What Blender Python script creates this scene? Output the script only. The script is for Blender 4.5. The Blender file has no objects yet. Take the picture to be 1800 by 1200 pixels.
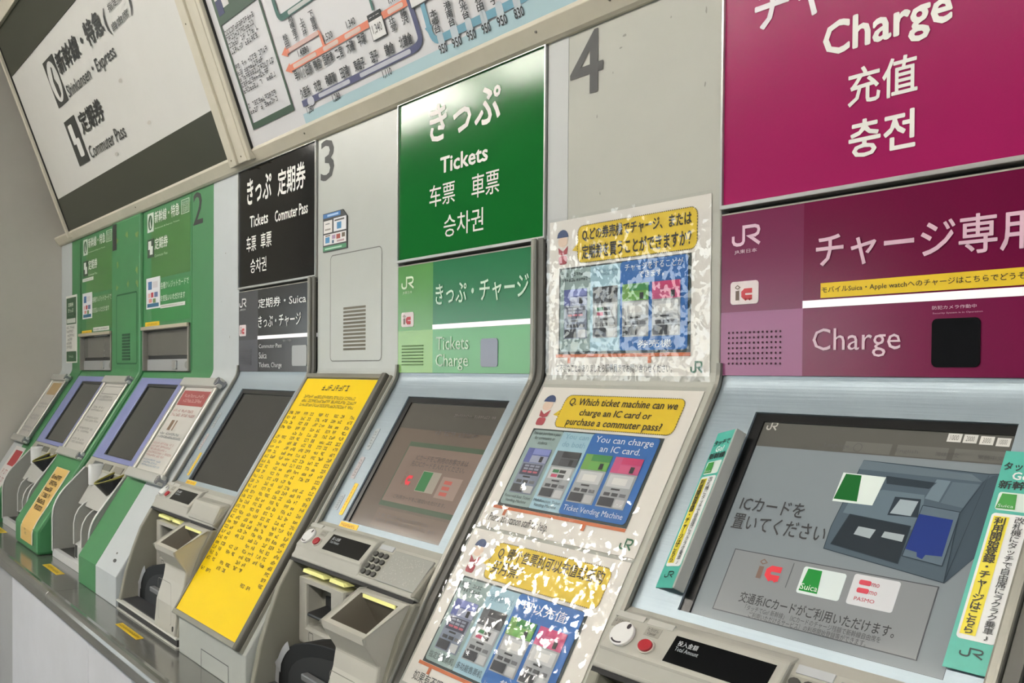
import bpy, math, random
from mathutils import Vector, Matrix

rnd = random.Random(7)
scene = bpy.context.scene
COL = scene.collection

# ------------------------------------------------------------------ camera
F_PX, CY_PX = 1669.5465, 685.301
YAW, PITCH, ROLL = 0.9074, -0.018, 0.0076
CAM = Vector((2.6116, -1.0547, 1.3542))
FWD = Vector((-math.sin(YAW)*math.cos(PITCH), math.cos(YAW)*math.cos(PITCH), math.sin(PITCH)))
_r = Vector((math.cos(YAW), math.sin(YAW), 0.0)); _u = _r.cross(FWD)
RIGHT = _r*math.cos(ROLL) + _u*math.sin(ROLL)
UP = -_r*math.sin(ROLL) + _u*math.cos(ROLL)
cd = bpy.data.cameras.new('camera'); cam = bpy.data.objects.new('camera', cd); COL.objects.link(cam)
cd.sensor_width = 36.0; cd.sensor_fit = 'HORIZONTAL'; cd.lens = 36.0*F_PX/1800.0
cd.shift_y = (CY_PX-600.0)/1800.0; cd.clip_start = 0.02; cd.clip_end = 300
cam.matrix_world = Matrix(((RIGHT.x, UP.x, -FWD.x, CAM.x), (RIGHT.y, UP.y, -FWD.y, CAM.y), (RIGHT.z, UP.z, -FWD.z, CAM.z), (0, 0, 0, 1)))
scene.camera = cam

# ------------------------------------------------------------------ light
EXPOSURE = 1.2
scene.view_settings.view_transform = 'Standard'; scene.view_settings.look = 'None'
scene.view_settings.gamma = 1.0; scene.view_settings.exposure = EXPOSURE
scene.view_settings.use_curve_mapping = False
wd = bpy.data.worlds.new('sky'); scene.world = wd; wd.use_nodes = True
nt = wd.node_tree; bg = nt.nodes['Background']
sky = nt.nodes.new('ShaderNodeTexSky'); sky.sky_type = 'HOSEK_WILKIE'; sky.turbidity = 5.0; sky.ground_albedo = 0.4
sky.sun_direction = Vector((-0.35, -0.55, 0.75)).normalized()
nt.links.new(sky.outputs['Color'], bg.inputs['Color']); bg.inputs['Strength'].default_value = 7.0
sd = bpy.data.lights.new('sun', 'SUN'); sd.energy = 4.0; sd.angle = 0.01; sd.color = (1.0, 0.95, 0.88)
so = bpy.data.objects.new('sun', sd); COL.objects.link(so)
so.rotation_euler = Vector((-0.35, -0.55, 0.75)).to_track_quat('Z', 'Y').to_euler(); so.location = (0, -20, 20)
LAMP_E = 30.0; LUM = 1.0/2**EXPOSURE

# ------------------------------------------------------------------ planes (all surveyed from the camera's station)
class Pl:
    def __init__(s, O, t, n): s.O = Vector(O); s.e = Vector((1, 0, 0)); s.t = Vector(t); s.n = Vector(n)
    def P(s, a, b, h=0.0): return s.O + s.e*a + s.t*b + s.n*h
    def px(s, x, y, h=0.0):
        d = FWD*F_PX + RIGHT*(x-900) - UP*(y-CY_PX); o = s.O + s.n*h
        q = CAM + d*((o-CAM).dot(s.n)/d.dot(s.n)) - o
        return q.x, q.dot(s.t)
    def box(s, L, R, T, B, h=0.0):   # pixel points on the left, right, top and bottom side -> upright rectangle in the plane
        return s.px(*L, h)[0], s.px(*R, h)[0], s.px(*B, h)[1], s.px(*T, h)[1]
ZK = 1.35; PHI = 1.0176; PSI = math.radians(70)
cP, sP = math.cos(PHI), math.sin(PHI)
W = Pl((0, 0, 0), (0, 0, 1), (0, -1, 0))                    # upright fronts
S = Pl((0, 0, ZK), (0, cP, sP), (0, -sP, cP))               # sloping fronts (t runs up the slope, 0 at the bend)
U = Pl((0, -.03, 1.955), (0, -math.cos(PSI), math.sin(PSI)), (0, -math.sin(PSI), -math.cos(PSI)))   # boards leaning out above
def Wy(y): return Pl((0, y, 0), (0, 0, 1), (0, -1, 0))
H = Pl((0, 0, .725), (0, 1, 0), (0, 0, 1))                  # counter top (t = y)
def syz(t, h=0.0): q = S.P(0, t, h); return (q.y, q.z)

# ------------------------------------------------------------------ materials
def lin(hx):
    hx = hx.lstrip('#'); o = []
    for i in (0, 2, 4):
        c = int(hx[i:i+2], 16)/255.0
        o.append(c/12.92 if c <= .04045 else ((c+.055)/1.055)**2.4)
    return (o[0], o[1], o[2], 1.0)
MATS = {}
def mat(hx, rough=.5, metal=0.0, spec=.5, var=0.0, vscale=6.0, bump=0.0, bscale=60.0, emit=0.0, coat=0.0, stretch=None, name=None):
    key = (hx, rough, metal, spec, var, vscale, bump, bscale, emit, coat, stretch)
    if key in MATS: return MATS[key]
    m = bpy.data.materials.new(name or 'paint_'+hx); m.use_nodes = True; n = m.node_tree.nodes; l = m.node_tree.links
    b = n['Principled BSDF']; b.inputs['Base Color'].default_value = lin(hx)
    b.inputs['Roughness'].default_value = rough; b.inputs['Metallic'].default_value = metal
    b.inputs['Specular IOR Level'].default_value = spec
    if coat: b.inputs['Coat Weight'].default_value = coat; b.inputs['Coat Roughness'].default_value = .08
    if emit:
        b.inputs['Emission Color'].default_value = lin(hx); b.inputs['Emission Strength'].default_value = emit*LUM if emit < 3 else emit
    if var or bump:
        tc = n.new('ShaderNodeTexCoord'); src = tc.outputs['Object']
        if stretch:
            mp = n.new('ShaderNodeMapping'); mp.inputs['Scale'].default_value = stretch
            l.new(src, mp.inputs['Vector']); src = mp.outputs['Vector']
    if var:
        tx = n.new('ShaderNodeTexNoise'); tx.inputs['Scale'].default_value = vscale; tx.inputs['Detail'].default_value = 6.0; tx.inputs['Roughness'].default_value = .65
        l.new(src, tx.inputs['Vector'])
        rp = n.new('ShaderNodeValToRGB'); c = lin(hx)
        rp.color_ramp.elements[0].position = .32; rp.color_ramp.elements[1].position = .68
        rp.color_ramp.elements[0].color = (c[0]*(1-var), c[1]*(1-var), c[2]*(1-var*1.15), 1)
        rp.color_ramp.elements[1].color = (min(1, c[0]*(1+var*.4)), min(1, c[1]*(1+var*.4)), min(1, c[2]*(1+var*.4)), 1)
        l.new(tx.outputs['Fac'], rp.inputs['Fac']); l.new(rp.outputs['Color'], b.inputs['Base Color'])
    if bump:
        t2 = n.new('ShaderNodeTexNoise'); t2.inputs['Scale'].default_value = bscale; t2.inputs['Detail'].default_value = 3.0
        l.new(src, t2.inputs['Vector'])
        bp = n.new('ShaderNodeBump'); bp.inputs['Strength'].default_value = bump; bp.inputs['Distance'].default_value = .002
        l.new(t2.outputs['Fac'], bp.inputs['Height']); l.new(bp.outputs['Normal'], b.inputs['Normal'])
    MATS[key] = m
    return m
def brushed(hx, rough=.38, name='brushed_metal'):
    key = ('brushed', hx, rough)
    if key in MATS: return MATS[key]
    m = mat(hx, rough, .38, .5, .05, 5.0, .10, 240.0, 0, 0, (.02, 1, 1), name); MATS[key] = m
    return m
def film_mat(tilt=.15, scale=140.0):
    """clear crumpled laminate: see-through, with mirror-like little facets"""
    m = bpy.data.materials.new('clear_laminate'); m.use_nodes = True; n = m.node_tree.nodes; l = m.node_tree.links
    n.remove(n['Principled BSDF']); out = n['Material Output']
    tr = n.new('ShaderNodeBsdfTransparent'); gl = n.new('ShaderNodeBsdfGlossy'); gl.inputs['Roughness'].default_value = .06
    mx = n.new('ShaderNodeMixShader'); fr = n.new('ShaderNodeFresnel'); fr.inputs['IOR'].default_value = 1.75
    tc = n.new('ShaderNodeTexCoord'); no = n.new('ShaderNodeTexNoise'); no.inputs['Scale'].default_value = 18; no.inputs['Detail'].default_value = 4
    l.new(tc.outputs['Object'], no.inputs['Vector'])
    def vm(op, a, b):
        q = n.new('ShaderNodeVectorMath'); q.operation = op
        for i, x in enumerate((a, b)):
            if isinstance(x, tuple): q.inputs[i].default_value = x
            else: l.new(x, q.inputs[i])
        return q.outputs[0]
    warp = vm('ADD', tc.outputs['Object'], vm('MULTIPLY', vm('SUBTRACT', no.outputs['Color'], (.5, .5, .5)), (.05, .05, .05)))
    vo = n.new('ShaderNodeTexVoronoi'); vo.inputs['Scale'].default_value = scale; l.new(warp, vo.inputs['Vector'])
    ge = n.new('ShaderNodeNewGeometry')
    io = n.new('ShaderNodeMapRange'); io.inputs['To Min'].default_value = 1.7; io.inputs['To Max'].default_value = 1/1.7   # a thin sheet reflects alike from both sides
    l.new(ge.outputs['Backfacing'], io.inputs['Value']); l.new(io.outputs['Result'], fr.inputs['IOR'])
    big = vm('MULTIPLY', vm('SUBTRACT', no.outputs['Color'], (.5, .5, .5)), (tilt*1.2,)*3)
    nn = vm('ADD', vm('ADD', ge.outputs['Normal'], big), vm('MULTIPLY', vm('SUBTRACT', vo.outputs['Color'], (.5, .5, .5)), (tilt,)*3))
    nz = n.new('ShaderNodeVectorMath'); nz.operation = 'NORMALIZE'; l.new(nn, nz.inputs[0])
    l.new(nz.outputs[0], gl.inputs['Normal'])
    l.new(fr.outputs['Fac'], mx.inputs['Fac']); l.new(tr.outputs[0], mx.inputs[1]); l.new(gl.outputs[0], mx.inputs[2]); l.new(mx.outputs[0], out.inputs['Surface'])
    return m
FILM = film_mat(); FILM_FLAT = film_mat(.01, 20.0)
WHITE = 'F2F0EC'; INK = '1C1C1E'
def ink(hx, rough=.45): return mat(hx, rough)
def lit(hx, k=1.0): return mat(hx, .12, 0, .5, emit=k)      # pixels of a lit display behind glass

# ------------------------------------------------------------------ objects
LOC = {}
def thing(name, label, cat, loc=(0, 0, 0), group=None):
    o = bpy.data.objects.new(name, None); COL.objects.link(o); o.location = loc; o.empty_display_size = .05
    o['label'] = label; o['category'] = cat
    if group: o['group'] = group
    LOC[o] = Vector(loc); return o
class MB:
    def __init__(s): s.v = []; s.f = []
    def add(s, vs, fs):
        k = len(s.v); s.v += [Vector(v) for v in vs]; s.f += [tuple(i+k for i in f) for f in fs]; return s
    def poly(s, pl, pts, h=0.0): return s.add([pl.P(a, b, h) for a, b in pts], [tuple(range(len(pts)))])
    def rect(s, pl, a0, a1, b0, b1, h=0.0): return s.poly(pl, [(a0, b0), (a1, b0), (a1, b1), (a0, b1)], h)
    def prism(s, pl, pts, h0, h1):
        n = len(pts)
        return s.add([pl.P(a, b, h0) for a, b in pts]+[pl.P(a, b, h1) for a, b in pts],
                     [tuple(range(n-1, -1, -1)), tuple(range(n, 2*n))]+[(i, (i+1) % n, n+(i+1) % n, n+i) for i in range(n)])
    def film(s, pl, a0, a1, b0, b1, h): return s.rect(pl, a0, a1, b0, b1, h)
    def box(s, pl, a0, a1, b0, b1, h0, h1): return s.prism(pl, [(a0, b0), (a1, b0), (a1, b1), (a0, b1)], h0, h1)
    def ring(s, pl, o, i, h0, h1):
        """rectangular frame; o, i = (a0,a1,b0,b1)"""
        O = [(o[0], o[2]), (o[1], o[2]), (o[1], o[3]), (o[0], o[3])]; I = [(i[0], i[2]), (i[1], i[2]), (i[1], i[3]), (i[0], i[3])]
        v = [pl.P(*p, h0) for p in O]+[pl.P(*p, h0) for p in I]+[pl.P(*p, h1) for p in O]+[pl.P(*p, h1) for p in I]; f = []
        for k in range(4):
            j = (k+1) % 4
            f += [(8+k, 8+j, 12+j, 12+k), (k, j, 8+j, 8+k)[::1], (4+j, 4+k, 12+k, 12+j), (j, k, 4+k, 4+j)]
        return s.add(v, f)
    def prof(s, x0, x1, yz):
        """closed (y,z) outline pulled along x"""
        n = len(yz)
        return s.add([(x0, y, z) for y, z in yz]+[(x1, y, z) for y, z in yz],
                     [tuple(range(n)), tuple(range(2*n-1, n-1, -1))]+[(i, n+i, n+(i+1) % n, (i+1) % n) for i in range(n)])
    def sheet(s, x0, x1, yz, th):
        """thin strip following an open (y,z) path"""
        n = len(yz); off = []
        for i in range(n):
            a = Vector(yz[max(0, i-1)]); b = Vector(yz[min(n-1, i+1)]); d = (b-a).normalized()
            off.append((yz[i][0]+d.y*th, yz[i][1]-d.x*th))
        return s.prof(x0, x1, list(yz)+off[::-1])
    def tube(s, pts, r, seg=10, cap=True):
        pts = [Vector(p) for p in pts]; n = len(pts); k0 = len(s.v); vs = []; fs = []
        for i, p in enumerate(pts):
            d = (pts[min(i+1, n-1)]-pts[max(i-1, 0)]).normalized()
            a = d.cross(Vector((0, 0, 1)) if abs(d.z) < .9 else Vector((1, 0, 0))).normalized(); b = d.cross(a)
            rr = r[i] if isinstance(r, (list, tuple)) else r
            vs += [p+(a*math.cos(2*math.pi*j/seg)+b*math.sin(2*math.pi*j/seg))*rr for j in range(seg)]
        for i in range(n-1):
            fs += [(i*seg+j, i*seg+(j+1) % seg, (i+1)*seg+(j+1) % seg, (i+1)*seg+j) for j in range(seg)]
        if cap: fs += [tuple(range(seg-1, -1, -1)), tuple((n-1)*seg+j for j in range(seg))]
        return s.add(vs, fs)
    def stroke(s, pl, pts, w, h=0.0):
        """flat band of width w along a 2-D polyline, mitred"""
        p = [Vector(q) for q in pts]; n = len(p); L = []; R = []
        for i in range(n):
            d1 = (p[i]-p[i-1]).normalized() if i else (p[1]-p[0]).normalized()
            d2 = (p[i+1]-p[i]).normalized() if i < n-1 else d1
            n1 = Vector((-d1.y, d1.x)); n2 = Vector((-d2.y, d2.x)); m = (n1+n2).normalized(); k = min(1.8, 1/max(.3, m.dot(n1)))
            L.append(p[i]+m*w/2*k); R.append(p[i]-m*w/2*k)
        return s.add([pl.P(*q, h) for q in R]+[pl.P(*q, h) for q in L], [(i, i+1, n+i+1, n+i) for i in range(n-1)])
    def build(s, name, m, parent=None, bevel=0.0, smooth=False, fix=True):
        o0 = LOC.get(parent, Vector((0, 0, 0))) if parent is not None else Vector((0, 0, 0))
        me = bpy.data.meshes.new(name); me.from_pydata([v-o0 for v in s.v], [], s.f); me.materials.append(m); me.update()
        if smooth:
            for p in me.polygons: p.use_smooth = True
        o = bpy.data.objects.new(name, me); COL.objects.link(o)
        if parent is not None: o.parent = parent; LOC[o] = o0
        else: LOC[o] = Vector((0, 0, 0))
        if bevel:
            b = o.modifiers.new('bevel', 'BEVEL'); b.width = bevel; b.segments = 2; b.limit_method = 'ANGLE'; b.angle_limit = .6
        return o
def tag(o, label, cat=None, group=None, kind=None):
    o['label'] = label
    if cat: o['category'] = cat
    if group: o['group'] = group
    if kind: o['kind'] = kind
    return o
def struct(o, label, cat=None):
    o['kind'] = 'structure'; o['label'] = label; o['category'] = cat or o.name.split('_')[0]; return o
def rrect(a0, a1, b0, b1, r, n=4):
    pts = []
    for cx, cy, s0 in ((a1-r, b0+r, -90), (a1-r, b1-r, 0), (a0+r, b1-r, 90), (a0+r, b0+r, 180)):
        for k in range(n+1):
            t = math.radians(s0+90*k/n); pts.append((cx+r*math.cos(t), cy+r*math.sin(t)))
    return pts
def disc(cx, cy, rx, ry=None, n=14):
    ry = rx if ry is None else ry
    return [(cx+rx*math.cos(2*math.pi*k/n), cy+ry*math.sin(2*math.pi*k/n)) for k in range(n)]
def bez(a, c, b, n=6):
    return [tuple((1-t)**2*a[i]+2*t*(1-t)*c[i]+t*t*b[i] for i in (0, 1)) for t in [k/n for k in range(n+1)]]

# lettering: every string becomes flat print on its surface; all are meshed in one go at the end
TEXTS = []
def text(parent, pl, s, bx, hx=WHITE, h=.0008, bold=.0, m=None, name='lettering', res=2, line=1.0):
    TEXTS.append((parent, pl, s, bx, m or ink(hx), h, bold, name, res, line))
def flush_texts():
    objs = []
    for (parent, pl, s, bx, m, h, bold, name, res, line) in TEXTS:
        c = bpy.data.curves.new('t', 'FONT'); c.body = s; c.size = 1.0; c.resolution_u = res; c.fill_mode = 'FRONT'
        c.align_x = 'CENTER'; c.space_line = line
        o = bpy.data.objects.new('t', c); COL.objects.link(o); objs.append(o)
    bpy.context.view_layer.update(); dg = bpy.context.evaluated_depsgraph_get()
    for o, (parent, pl, s, bx, m, h, bold, name, res, line) in zip(objs, TEXTS):
        me = bpy.data.meshes.new_from_object(o.evaluated_get(dg)); me.name = name
        if not me.vertices: continue
        xs = [v.co.x for v in me.vertices]; ys = [v.co.y for v in me.vertices]
        x0, x1, y0, y1 = min(xs), max(xs), min(ys), max(ys); a0, a1, b0, b1 = bx; o0 = LOC[parent]
        # heavier strokes: the outline struck several times, a hair apart
        B = bold*.75; st = [(0, 0)]+([(B, 0), (-B, 0), (0, B), (0, -B), (B*.7, B*.7), (-B*.7, -B*.7), (B*.7, -B*.7), (-B*.7, B*.7)] if bold else [])
        x0 -= B; x1 += B; y0 -= B; y1 += B; V = []; FF = []; base = [tuple(p.vertices) for p in me.polygons]; co = [v.co.copy() for v in me.vertices]
        for k, (dx, dy) in enumerate(st):
            V += [pl.P(a0+(c.x+dx-x0)/max(1e-6, x1-x0)*(a1-a0), b0+(c.y+dy-y0)/max(1e-6, y1-y0)*(b1-b0), h+k*2e-6)-o0 for c in co]
            FF += [tuple(i+k*len(co) for i in f) for f in base]
        bpy.data.meshes.remove(me); me = bpy.data.meshes.new(name); me.from_pydata(V, [], FF)
        me.materials.clear(); me.materials.append(m); me.update()
        q = bpy.data.objects.new(name, me); COL.objects.link(q); q.parent = parent; LOC[q] = o0
    for o in objs:
        c = o.data; bpy.data.objects.remove(o); bpy.data.curves.remove(c)
def ptext(parent, pl, s, L, R, T, B, hx=WHITE, h=.0008, bold=.012, **k):
    text(parent, pl, s, pl.box(L, R, T, B), hx, h, bold, **k)
def greek(mb, pl, a0, a1, b0, b1, rows, asp=1.0, h=.0008, gap=.35, ragged=.2, skip=.08, fat=1.0):
    """print too small to read: rows of little stroke clusters"""
    rh = (b1-b0)/rows
    for r in range(rows):
        ch = rh*(1-gap); y0 = b1-(r+1)*rh+rh*gap*.5; w = ch*asp; x = a0; xe = a1-(a1-a0)*ragged*rnd.random()
        while x+w <= xe+1e-6:
            if rnd.random() > skip:
                for k in range(rnd.choice((2, 3, 3))):
                    yy = y0+ch*rnd.choice((.02, .4, .8)); mb.rect(pl, x+w*.06, x+w*rnd.uniform(.7, .92), yy, yy+ch*.17*fat, h)
                xx = x+w*rnd.choice((.1, .4, .7)); mb.rect(pl, xx, xx+w*.17*fat, y0, y0+ch*rnd.uniform(.7, 1), h)
            x += w*1.08
    return mb
def greekpart(parent, pl, bx, rows, hx=INK, h=.0008, **k):
    o = greek(MB(), pl, *bx, rows, h=h, **k).build('fine_print', ink(hx), parent); return o
def jr_logo(parent, pl, bx, hx=WHITE, h=.0008, m=None):
    a0, a1, b0, b1 = bx; P = [(.06, .52), (.06, .26), (.10, .14), (.19, .08), (.31, .08), (.39, .14), (.42, .24), (.42, .92), (.80, .92), (.90, .86), (.93, .72), (.90, .55), (.80, .46), (.58, .46), (.66, .40), (.96, .04)]
    MB().stroke(pl, [(a0+x*(a1-a0), b0+y*(b1-b0)) for x, y in P], (b1-b0)*.165, h).build('railway_logo', m or ink(hx), parent)
def ic_logo(parent, pl, bx, h=.0008, back=True, k=None):
    a0, a1, b0, b1 = bx; w = a1-a0; q = b1-b0
    mm = (lambda c: lit(c, k)) if k else ink
    if back: MB().prism(pl, rrect(a0, a1, b0, b1, w*.1), 0, h).build('card_mark_label', mm('E8DCDC'), parent); x0, y0, w, q = a0+w*.2, b0+q*.18, w*.62, q*.66
    else: x0, y0 = a0, b0
    MB().rect(pl, x0, x0+w*.2, y0, y0+q*.62, h+.0006).stroke(pl, [(x0-w*.03, y0+q*.84), (x0+w*.1, y0+q*.98), (x0+w*.26, y0+q*.84), (x0+w*.1, y0+q*.74), (x0-w*.03, y0+q*.84)], w*.04, h+.0006).build('mark_letter', mm('6E5A50'), parent)
    c = MB().stroke(pl, [(x0+w*.95, y0+q*.60), (x0+w*.55, y0+q*.60), (x0+w*.44, y0+q*.48), (x0+w*.44, y0+q*.28), (x0+w*.55, y0+q*.16), (x0+w*.95, y0+q*.16)], w*.22, h+.0006)
    for cx in (.58, .82): c.poly(pl, disc(x0+w*cx, y0+q*.03, w*.06, n=8), h+.0006)
    c.build('mark_letter', mm('C03A42'), parent)

# palette
GREY_PANEL = mat('B9BDB8', .30, 0, .4, .04, 5, .05, 420); GREY4 = mat('B2B3AA', .5, 0, .4, .05, 3)
STRIP_WHITE = mat('C2C8CA', .45, 0, .4, .03, 8)
GREEN_M = mat('3F8450', .42, 0, .5, .05, 7); RAIL = mat('D2CCBA', .5, 0, .4, .06, 9); ALU = mat('A8A69E', .35, .6, .5, .04, 10)
RUBBER = mat('4A4944', .6); DARK = mat('1D1C1A', .7); PLASTIC = mat('B0AFA6', .5, 0, .4, .03, 6); PLASTIC_D = mat('8E8C80', .55, 0, .35, .03, 6)
BLACKP = mat('1B1C1E', .4); BEZ = brushed('9AA8B1', .38); STEEL = mat('94948F', .15, .65, .5, .06, 4, .05, 140, 0, 0, (.03, 1, 1)); SILVER = mat('B7B7B4', .3, .7)

# ================================================================== the setting
PITCHX = .87; XL = -2.093
b = MB(); b.box(W, -40, 30, -.12, 0, -.6, 40)   # ground slab reaches from behind the machines out under the open sky
b.v = [Vector(v) for v in b.v]
struct(b.build('floor', mat('8C8D8E', .7, 0, .3, .12, 1.5)), 'grey concrete concourse floor', 'floor')
struct(MB().box(W, -24, 20, 3.3, 3.5, -.6, 17.0).build('ceiling', mat('8B8B88', .8, 0, .2, .04, 2)), 'pale ceiling slab over the concourse', 'ceiling')
struct(MB().box(W, XL-.3, 16, 0, 3.3, -.3, -.22).build('wall_back', mat('A5A49B', .7)), 'back wall behind the machines', 'wall')
struct(MB().box(W, XL-.25, XL, 0, 3.3, -.3, 1.25).build('wall_left', mat('B9B6AD', .75, 0, .25, .06, 3.0, .05, 30)), 'plain grey side wall at the left end', 'wall')
struct(MB().box(W, -2.9, 20, 0, 3.3, 8.0, 8.25).build('wall_opposite', mat('6F6C66', .8, 0, .2, .06, 1.5)), 'dull wall across the concourse behind the viewer', 'wall')
# lower front under the counter
lw = MB().box(W, XL, 4.2, 0, .69, -.25, .405).build('wall_front', mat('A9AAAB', .6, 0, .3, .05, 4)); struct(lw, 'low front wall below the counter', 'wall')
xs = [-.905, .056, .426, 1.0, 1.6, 2.2, 2.8]
for i in range(len(xs)-1):
    o = MB().box(W, xs[i]+.001, xs[i+1]-.001, .09, .688, .4, .42).build('panel', mat('D6D7DC', .5, 0, .35, .06, 3.5), lw, bevel=.002)
struct(MB().box(W, XL, 4.2, 0, .085, .4, .424).build('baseboard_front', mat('4A4A4C', .6)), 'dark grey baseboard under the front panels', 'baseboard')
# rail between the upright fronts and the leaning boards
rl = MB().prof(XL, 3.4, [(.05, 1.917), (-.006, 1.917), (-.012, 1.921), (-.03, 1.945), (-.03, 1.953), (.05, 1.953)]).build('trim_1', RAIL, bevel=.001)
struct(rl, 'cream metal rail running above the machine fronts', 'trim')
for x in (-.9, .46, 1.35, 1.53): MB().prism(Wy(-.02), disc(x, 1.936, .003, n=8), -.002, .004).build('screw', mat('5F5A4E', .5), rl)
po = MB()
po.box(U, .006, .052, -.03, .9, -.04, .012).box(U, .052, .07, -.03, .9, -.04, .019).box(U, .07, .128, -.028, .9, -.04, .012)
struct(po.build('trim_2', RAIL, bevel=.002), 'cream upright post between the two leaning boards', 'trim')
for x, t in ((.03, -.012), (.1, -.012), (.03, .36)): MB().prism(U, disc(x, t, .0022, n=8), .01, .0135).build('screw', mat('6A6048', .5), bpy.data.objects['trim_2'])

# lamps over the concourse
ly, lz = -2.5, 3.19
for i in range(5):
    lx0 = -4.35+i*2.2; lx1 = lx0+2.0
    lamp = thing('ceiling_lamp', 'long white fluorescent ceiling lamp in the row over the concourse', 'lamp', ((lx0+lx1)/2, ly, 3.3), 'ceiling lamps in a row')
    MB().prof(lx0, lx1, [(ly-.05, 3.3), (ly-.09, lz+.03), (ly-.085, lz+.028), (ly, lz+.05), (ly+.085, lz+.028), (ly+.09, lz+.03), (ly+.05, 3.3)]).build('housing', mat('E0DED6', .5), lamp)
    for dy in (-.04, .04):
        MB().tube([(lx0+.03, ly+dy, lz), (lx1-.03, ly+dy, lz)], .016, 10).build('tube', mat('FFFAF2', .4, emit=LAMP_E), lamp, smooth=True)

# ================================================================== leaning boards
OLIVE = '3B3D31'
def board_shell(name, label, a0, a1, face):
    t = thing(name, label, 'sign', U.P((a0+a1)/2, 0, -.02))
    MB().box(U, a0, a1, -.004, .83, -.03, -.002).build('face', face, t)
    fr = MB(); fr.box(U, a0-.02, a0, -.03, .86, -.035, .014); fr.box(U, a1, a1+.005, -.03, .86, -.035, .002); fr.box(U, a0-.02, a1+.005, .83, .88, -.035, .014)
    fr.build('frame', RAIL, t, bevel=.002)
    MB().box(U, a0, a0+.006, -.004, .83, -.03, .003).build('seal', DARK, t)
    return t
sb = board_shell('express_signboard', 'leaning white signboard for bullet train express and commuter pass with dark bands', -1.823, .003, mat('DAD9D4', .4, 0, .4, .03, 4))
MB().box(U, -1.817, .003, -.003, .136, -.002, .0004).build('band', mat(OLIVE, .3, 0, .2), sb); MB().box(U, -1.817, .003, .656, .829, -.002, .0004).build('band', mat(OLIVE, .3, 0, .2), sb)
def ub(L, R, T, B): return U.box(L, R, T, B)
K = '1E1F1C'
text(sb, U, '新幹線・特急', (-1.185, -.60, .508, .586), K, bold=.03)
text(sb, U, 'Shinkansen・Express', (-1.18, -.578, .414, .470), K, bold=.008)
text(sb, U, '定期券', (-1.17, -.875, .288, .366), K, bold=.03)
text(sb, U, 'Commuter Pass', (-1.18, -.735, .201, .247), K, bold=.008)
text(sb, U, '指定席', ub((192, 22), (212, -14), (210, -16), (193, 22)), K, bold=.01); text(sb, U, '自由席', ub((200, 56), (224, 16), (222, 14), (200, 56)), K, bold=.01)
bx = ub((200, 56), (224, 16), (210, -16), (200, 58))
for s, xx in (('(', (bx[0]-.05, bx[0]-.015)), (')', (bx[1]+.012, bx[1]+.047))): text(sb, U, s, (xx[0], xx[1], bx[2], bx[3]), K)
ib = ub((74, 110), (119, 172), (91, 94), (104, 190)); cx, cy = (ib[0]+ib[1])/2, (ib[2]+ib[3])/2; r = (ib[1]-ib[0])/2
i1 = MB().box(U, *ib, 0, .0008).build('pictogram', mat('2E302C', .4), sb)
MB().poly(U, disc(cx, cy, r*.88, (ib[3]-ib[2])*.44, 28), .0012).build('pictogram_disc', ink('DAD9D4'), i1)
rr = (ib[3]-ib[2])/2
MB().poly(U, [(cx-r*.1, cy-rr*.72), (cx+r*.32, cy-rr*.6), (cx+r*.34, cy-rr*.2), (cx+r*.06, cy+rr*.12), (cx+r*.3, cy+rr*.55), (cx+r*.1, cy+rr*.62), (cx-r*.26, cy+rr*.05), (cx-r*.22, cy-rr*.45)], .0016).build('pictogram_train', ink('2E302C'), i1)
ib = ub((112, 215), (158, 281), (130, 201), (140, 293)); w, q = ib[1]-ib[0], ib[3]-ib[2]
i2 = MB().box(U, *ib, 0, .0008).build('pictogram', mat('2E302C', .4), sb)
MB().prism(U, rrect(ib[0]+w*.2, ib[0]+w*.55, ib[2]+q*.45, ib[2]+q*.88, w*.05), 0, .0012).prism(U, rrect(ib[0]+w*.42, ib[0]+w*.8, ib[2]+q*.15, ib[2]+q*.55, w*.08), 0, .0013).build('pictogram_hand', ink('E4E3DE'), i2)
for a, t in ((-.62, .36), (-.5, .2), (-.9, .17)): MB().poly(U, disc(a, t, .018, .006, 9), .0002).build('smudge', mat('C9C5BC', .6), sb)

fm = board_shell('fare_map', 'leaning white railway fare map with coloured lines and a green bordered notice', .155, 3.2, mat('DCDBDD', .35, 0, .4, .02, 4))
def up(x, y): return U.px(x, y)
# notice with a green border
GB = mat('2C4A30', .4); na0, na1 = .199, .447
MB().ring(U, (na0, na1, .038, .829), (na0+.008, na1-.008, .054, .829), 0, .0005).box(U, na0, na1, .305, .829, 0, .0006).build('notice_border', GB, fm)
NV = mat('22255A', .4); sq = .036
for i in range(2):
    for j in range(3):
        MB().box(U, na0+.016+i*.037, na0+.016+i*.037+sq, .325+j*.037+i*.012, .325+j*.037+i*.012+sq, 0, .001).build('notice_tile', NV if (i+j) % 2 == 0 else ink('DCDAD6'), fm)
for t1, rows in ((.29, 4), (.205, 5), (.105, 2)): greekpart(fm, U, (na0+.016, na1-.02, t1-rows*.0155, t1), rows, ragged=.25, gap=.22)
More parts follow.
